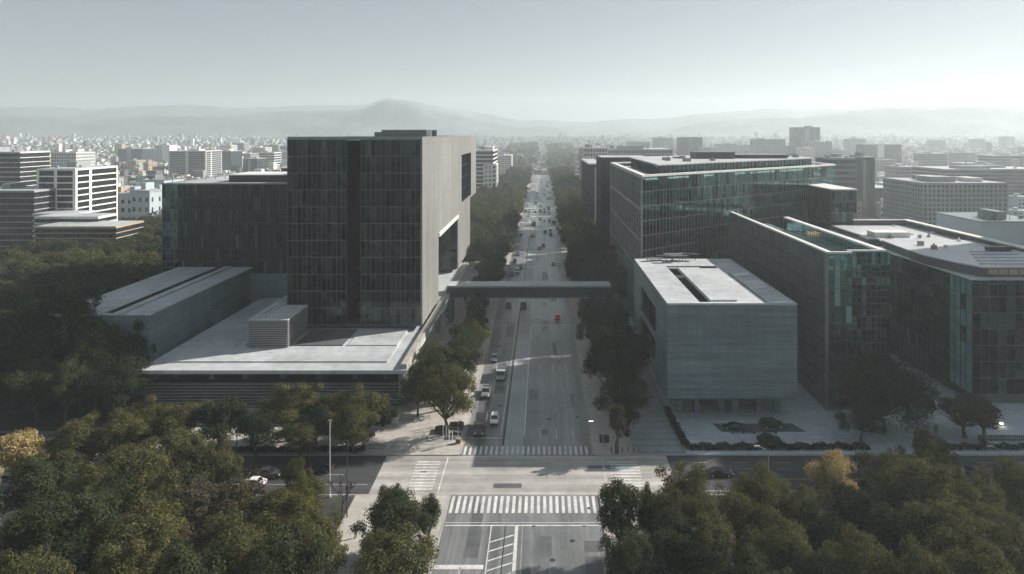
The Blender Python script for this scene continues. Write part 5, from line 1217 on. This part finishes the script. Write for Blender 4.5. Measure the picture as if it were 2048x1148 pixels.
def furniture_out():
    # planters with tree guards at the left kerb
    for i,(x,y,w,d,lab) in enumerate(((-17.6,132.6,2.9,2.6,'dark planted box at the kerb beside the stopped truck'),(-20.4,130.8,2.6,2.4,'dark planted box under the big round tree'),(-17.2,128.4,2.4,1.6,'pale low planter at the end of the left kerb'))):
        o = empty('planter', lab, 'planter', (x,y,.14)); m = MB(); m.box(-w/2,w/2,-d/2,-d/2+.15,0,.6); m.box(-w/2,w/2,d/2-.15,d/2,0,.6); m.box(-w/2,-w/2+.15,-d/2+.15,d/2-.15,0,.6); m.box(w/2-.15,w/2,-d/2+.15,d/2-.15,0,.6); m.build('box', M['kerb'] if i == 2 else M['steel'], o)
        me = leaf_strip([(-w/2+.3,0),(w/2-.3,0)], d-.5, .9, 900, .22, i+5, M['leaf_dark']); c = bpy.data.objects.new('planting', me); C.objects.link(c); c.parent = o
    for i,(x,y) in enumerate(((-19.6,128.2),(-19.0,128.3),(-18.3,127.2),(-17.6,127.0))):
        m = MB(); m.tube((0,0,0),(0,0,2.2-.3*(i>1)),.09,.08,8); m.tube((0,0,2.2-.3*(i>1)),(0,0,2.26-.3*(i>1)),.11,.11,8); o = m.build('bollard', M['white']); o.location = (x,y,.14); tag(o, '%s white post from the left below the big round kerb tree' % NUM[i], 'post', 'white posts at the left kerb')
    for i in range(6):
        m = MB(); m.tube((0,0,0),(0,0,.9),.09,.08,8); m.tube((0,0,.9),(0,0,.98),.08,.03,8); o = m.build('bollard', M['poledark']); o.location = (wx(1222,122.8)+i*1.05,122.2+.25*(i%2),.14); tag(o, '%s dark bollard from the road at the right end of the far zebra' % NUM[i], 'bollard', 'dark bollards right')
    o = empty('kiosk_box', 'yellow and grey cabinet at the corner of the left kerb', 'cabinet', (-16.3,125.9,.14)); m = MB(); m.box(-.5,.5,-.3,.3,0,.9); m.build('body', M['yellowbox'], o); m = MB(); m.box(-.55,.55,-.35,.35,.903,1.0); m.build('lid', M['pole'], o); m = MB(); m.box(-.4,.4,-.32,-.303,.15,.75); m.build('door', M['mull'], o)
    o = empty('kiosk_box', 'dark cabinet under the glinting arm lamp', 'cabinet', (12.0,126.4,.14)); m = MB(); m.box(-.9,.9,-.4,.4,0,1.1); m.build('body', M['steel'], o); m = MB(); m.box(-.95,.95,-.45,.45,1.103,1.2); m.build('lid', M['mull'], o)
    # rails and racks on the sunlit corner pavement
    for i,(px,y,L_) in enumerate(((752,123.4,3.2),(800,123.2,3.0),(852,123.3,3.4),(880,124.6,2.6),(838,128.5,2.4),(846,131.8,2.2),(880,127.2,2.0),(770,125.2,2.0))):
        m = MB(); 
        for z in (.15,.95): m.tube((-L_/2,0,z),(L_/2,0,z),.03,.03,5)
        n = 9
        for k in range(n+1): m.tube((-L_/2+L_*k/n,0,0 if k in (0,n) else .15),(-L_/2+L_*k/n,0,.95),.022,.022,5)
        o = m.build('railing', M['white' if i%2 else 'steel']); o.location = (wx(px,y),y,.14); o.rotation_euler = (0,0,R((-4,3,0,8,20,12,-6,0)[i])); tag(o, '%s low metal barrier from the hedge on the sunlit corner pavement' % NUM[i], 'barrier', 'low barriers on the corner pavement')
    for i,(px,y) in enumerate(((790,123.8),(862,131),(893,129.5))):
        o = empty('bicycle', '%s parked bicycle from the left on the sunlit corner pavement' % NUM[i], 'bicycle', (wx(px,y),y,.14), R(20*i), 'bicycles on the corner pavement')
        for s in (-.52,.52):
            m = MB()
            for k in range(14):
                a0, a1 = 2*math.pi*k/14, 2*math.pi*(k+1)/14; m.tube((s+.33*math.cos(a0),0,.34+.33*math.sin(a0)),(s+.33*math.cos(a1),0,.34+.33*math.sin(a1)),.025,.025,4)
            for k in range(4): m.tube((s,0,.34),(s+.33*math.cos(k*1.57),0,.34+.33*math.sin(k*1.57)),.008,.008,3)
            m.build('wheel', M['tyre'], o)
        m = MB(); 
        for a, b in (((-.52,0,.34),(-.15,0,.8)),((-.15,0,.8),(.38,0,.82)),((.38,0,.82),(0,0,.34)),((0,0,.34),(-.15,0,.8)),((0,0,.34),(-.52,0,.34)),((.52,0,.34),(.36,0,.95))): m.tube(a,b,.022,.022,5)
        m.build('frame', M['car_red' if i == 1 else 'car_blue'], o); m = MB(); m.box(-.27,-.05,-.06,.06,.88,.94); m.build('saddle', M['tyre'], o); m = MB(); m.tube((.34,-.28,.98),(.34,.28,.98),.018,.018,5); m.build('handlebar', M['steel'], o)
    # bench wall, forecourt
    o = empty('long_bench', 'long dark bench in front of the low black car on the forecourt', 'bench', (wx(1508,130),129.9,.15)); m = MB(); m.box(-4.6,4.6,-.25,.25,.38,.48); m.build('seat', M['steel'], o)
    for k in range(5): m = MB(); m.box(-4.3+k*2.15-.1,-4.3+k*2.15+.1,-.2,.2,0,.377); m.build('leg', M['darkvoid'], o)
    o = empty('picket_fence', 'row of dark upright pickets before the glass office block', 'fence', (wx(1958,126.4),126.6,.15)); m = MB()
    for k in range(28): m.box(k*.36,k*.36+.16,-.04,.04,0,1.2)
    m.build('pickets', M['mull'], o); m = MB(); m.box(-.1,10.1,.043,.09,.25,.35); m.box(-.1,10.1,.043,.09,.9,1.0); m.build('rail', M['steel'], o)
    o = empty('park_bench', 'dark bench beside the shaded park path', 'bench', (wx(135,134.5),134.5,.1)); m = MB(); m.box(-1,1,-.22,.22,.42,.5); m.build('seat', M['bark'], o); m = MB(); m.box(-1,1,.2,.26,.55,.95); m.build('backrest', M['bark'], o)
    for s in (-.85,.85): m = MB(); m.box(s-.05,s+.05,-.2,.24,0,.417); m.build('leg', M['steel'], o)
    o = empty('low_wall', 'white low terrace wall at the podium corner behind the dark bush', 'wall', (-33,134.6,.14)); m = MB(); m.box(-4.2,3.0,-.2,2.6,0,1.5); m.build('wall', M['whitewall'], o); m = MB(); m.box(-4.3,3.1,-.3,2.7,1.503,1.62); m.build('coping', M['conc_wall'], o)
    for i,(x0,y0) in enumerate(((-26.5,150.5),(-24.8,176),(-25.5,188))):
        o = empty('planter', ('low planter below the second kerb tree','long low planter by the wall pier','low planter near the footbridge pier')[i], 'planter', (x0,y0,.14)); m = MB(); m.box(-.9,.9,-3,3,0,.5); m.build('box', M['conc_wall'], o); m = MB(); m.box(-.75,.75,-2.85,2.85,.503,.56); m.build('soil', M['earth'], o)
furniture_out()

# ------------------------------------------------------------------ the person in blue
def skinned(name, mat, joints, edges, parent):
    me = bpy.data.meshes.new(name); me.from_pydata([j[0] for j in joints], edges, []); o = bpy.data.objects.new(name, me); C.objects.link(o); o.parent = parent; me.materials.append(mat)
    md = o.modifiers.new('Skin','SKIN'); sv = me.skin_vertices[0].data
    for i, j in enumerate(joints): sv[i].radius = (j[1], j[2] if len(j) > 2 else j[1]); sv[i].use_root = (i == 0)
    s = o.modifiers.new('Smooth','SUBSURF'); s.levels = 1; s.render_levels = 2; return o
def person():
    o = empty('person', 'person in bright blue jacket walking on the pale path beside the leafy tree', 'person', (wx(712,96.6),96.4,.14), R(15))
    skin = surf('skin', (.42,.26,.18), .6); J = [((0,0,.95),.13,.10),((0,0,1.15),.13,.09),((0,0,1.36),.16,.10),((0,0,1.48),.055),((0,.01,1.58),.085,.095),((0,.01,1.70),.08,.09),
         ((.19,0,1.41),.05),((.24,.06,1.14),.04),((.22,.20,.92),.032),((.22,.25,.86),.03,.02),((-.19,0,1.41),.05),((-.25,-.05,1.14),.04),((-.24,.04,.90),.032),((-.24,.07,.83),.03,.02),
         ((.09,0,.90),.085),((.10,.14,.50),.06),((.10,.08,.09),.04),((.10,.22,.04),.04,.03),((-.09,0,.90),.085),((-.10,-.08,.50),.06),((-.10,-.26,.13),.04),((-.10,-.14,.05),.04,.03)]
    E = [(0,1),(1,2),(2,3),(3,4),(4,5),(2,6),(6,7),(7,8),(8,9),(2,10),(10,11),(11,12),(12,13),(0,14),(14,15),(15,16),(16,17),(0,18),(18,19),(19,20),(20,21)]
    n = len(J)
    for base, s in ((9,1),(13,-1)):
        b = J[base][0]
        for k, l in enumerate((.06,.075,.08,.07)):
            p = (b[0]+(k-1.5)*.016, b[1]+.02, b[2]-l*.5); q = (p[0], p[1]+.01, p[2]-l*.5); J += [(p,.009),(q,.008)]; E += [(base,len(J)-2),(len(J)-2,len(J)-1)]
        p = (b[0]-s*.035, b[1]+.03, b[2]-.01); q = (p[0]-s*.012, p[1]+.02, p[2]-.035); J += [(p,.010),(q,.008)]; E += [(base,len(J)-2),(len(J)-2,len(J)-1)]
    skinned('body', skin, J, E, o)
    blue = surf('blue_cloth', (.03,.16,.55), .8); dk = surf('dark_cloth', (.03,.035,.05), .85)
    jk = [((0,0,.92),.17,.13),((0,0,1.15),.165,.12),((0,0,1.37),.19,.125),((0,0,1.46),.08,.08),((.20,0,1.41),.07),((.245,.06,1.14),.058),((.225,.17,.96),.05),((-.20,0,1.41),.07),((-.255,-.05,1.14),.058),((-.245,.02,.95),.05)]
    skinned('jacket', blue, jk, [(0,1),(1,2),(2,3),(2,4),(4,5),(5,6),(2,7),(7,8),(8,9)], o)
    tr = [((0,0,.95),.15,.115),((.09,0,.88),.105),((.10,.14,.50),.08),((.10,.085,.13),.06),((-.09,0,.88),.105),((-.10,-.08,.50),.08),((-.10,-.245,.17),.06)]
    skinned('trousers', dk, tr, [(0,1),(1,2),(2,3),(0,4),(4,5),(5,6)], o)
    skinned('hair', dk, [((0,-.02,1.66),.092,.095),((0,-.015,1.74),.075,.08),((0,-.06,1.60),.06)], [(0,1),(0,2)], o)
    f = MB()
    for s in (-1,1): f.tube((s*.03,.098,1.635),(s*.03,.105,1.635),.011,.011,6)
    f.build('eyes', dk, o); f = MB(); f.tube((0,.098,1.63),(0,.125,1.595),.008,.016,5); f.build('nose', skin, o); f = MB(); f.tube((-.022,.098,1.56),(.022,.098,1.56),.007,.007,5); f.build('mouth', surf('lips', (.30,.12,.10), .6), o)
    for s in (1,-1):
        m = MB(); y = .2 if s > 0 else -.16; z = 0 if s > 0 else .02; m.box(s*.10-.05,s*.10+.05,y-.16,y+.10,z,z+.08); m.build('shoe', dk, o)
person()

# ------------------------------------------------------------------ light, sky, air, camera
SUN_EL, SUN_AZ = 30.0, 25.0                # azimuth measured from +X (right) towards +Y (away)
sc = bpy.context.scene
w = bpy.data.worlds.new('World'); sc.world = w; w.use_nodes = True; nt = w.node_tree; nt.nodes.clear()
sky = nt.nodes.new('ShaderNodeTexSky'); sky.sky_type = 'NISHITA'; sky.sun_disc = False; sky.sun_elevation = R(SUN_EL); sky.sun_rotation = R(90-SUN_AZ)
sky.air_density = 1.0; sky.dust_density = 1.3; sky.ozone_density = 1.5; sky.altitude = 2200
hs = nt.nodes.new('ShaderNodeHueSaturation'); hs.inputs['Saturation'].default_value = .58; nt.links.new(sky.outputs[0], hs.inputs['Color'])
bg = nt.nodes.new('ShaderNodeBackground'); bg.inputs[1].default_value = .107; gm = nt.nodes.new('ShaderNodeGamma'); gm.inputs[1].default_value = .53; nt.links.new(hs.outputs[0], gm.inputs[0])
mt = nt.nodes.new('ShaderNodeMix'); mt.data_type = 'RGBA'; mt.blend_type = 'MULTIPLY'; mt.inputs[0].default_value = 1; mt.inputs[7].default_value = (.93,1.0,1.02,1); nt.links.new(gm.outputs[0], mt.inputs[6]); nt.links.new(mt.outputs[2], bg.inputs[0])
ou = nt.nodes.new('ShaderNodeOutputWorld'); nt.links.new(bg.outputs[0], ou.inputs[0])
sl = bpy.data.lights.new('sun', 'SUN'); sl.energy = 5.0; sl.angle = R(.5); sl.color = (1.0,.94,.86); so = bpy.data.objects.new('sun', sl); C.objects.link(so)
tv = -Vector((math.cos(R(SUN_AZ))*math.cos(R(SUN_EL)), math.sin(R(SUN_AZ))*math.cos(R(SUN_EL)), math.sin(R(SUN_EL)))); so.rotation_euler = tv.to_track_quat('-Z','Y').to_euler(); so.location = (200,100,300)
HZ = MB(); HZ.box(-6300,6300,-1550,4900,-7.0,318)
m, nt, N, L = newmat('haze_air'); v = N.new('ShaderNodeVolumePrincipled'); v.inputs['Color'].default_value = (.88,.975,1.0,1); v.inputs['Density'].default_value = .00027; v.inputs['Anisotropy'].default_value = .30
o = N.new('ShaderNodeOutputMaterial'); L.new(v.outputs[0], o.inputs['Volume'])
tag(HZ.build('haze', m), 'thin pale haze filling the air over the whole city', 'haze', None, 'stuff')
cam = bpy.data.cameras.new('camera'); cam.sensor_width = 36; cam.lens = F/2048*36; cam.shift_x = -(VX-1024)/2048; cam.shift_y = -(574-VY)/2048
cam.clip_start = .5; cam.clip_end = 20000; co = bpy.data.objects.new('camera', cam); C.objects.link(co); co.location = (0,0,H); co.rotation_euler = (R(90),0,0); sc.camera = co
sc.view_settings.view_transform = 'Standard'; sc.view_settings.look = 'None'; sc.view_settings.gamma = 1; sc.view_settings.exposure = 0.75
sc.render.engine = 'CYCLES'; cy = sc.cycles; cy.use_denoising = True; cy.max_bounces = 7; cy.diffuse_bounces = 2; cy.glossy_bounces = 3; cy.transmission_bounces = 4; cy.transparent_max_bounces = 24; cy.volume_bounces = 1
cy.caustics_reflective = False; cy.caustics_refractive = False; cy.use_adaptive_sampling = True; cy.adaptive_threshold = .02
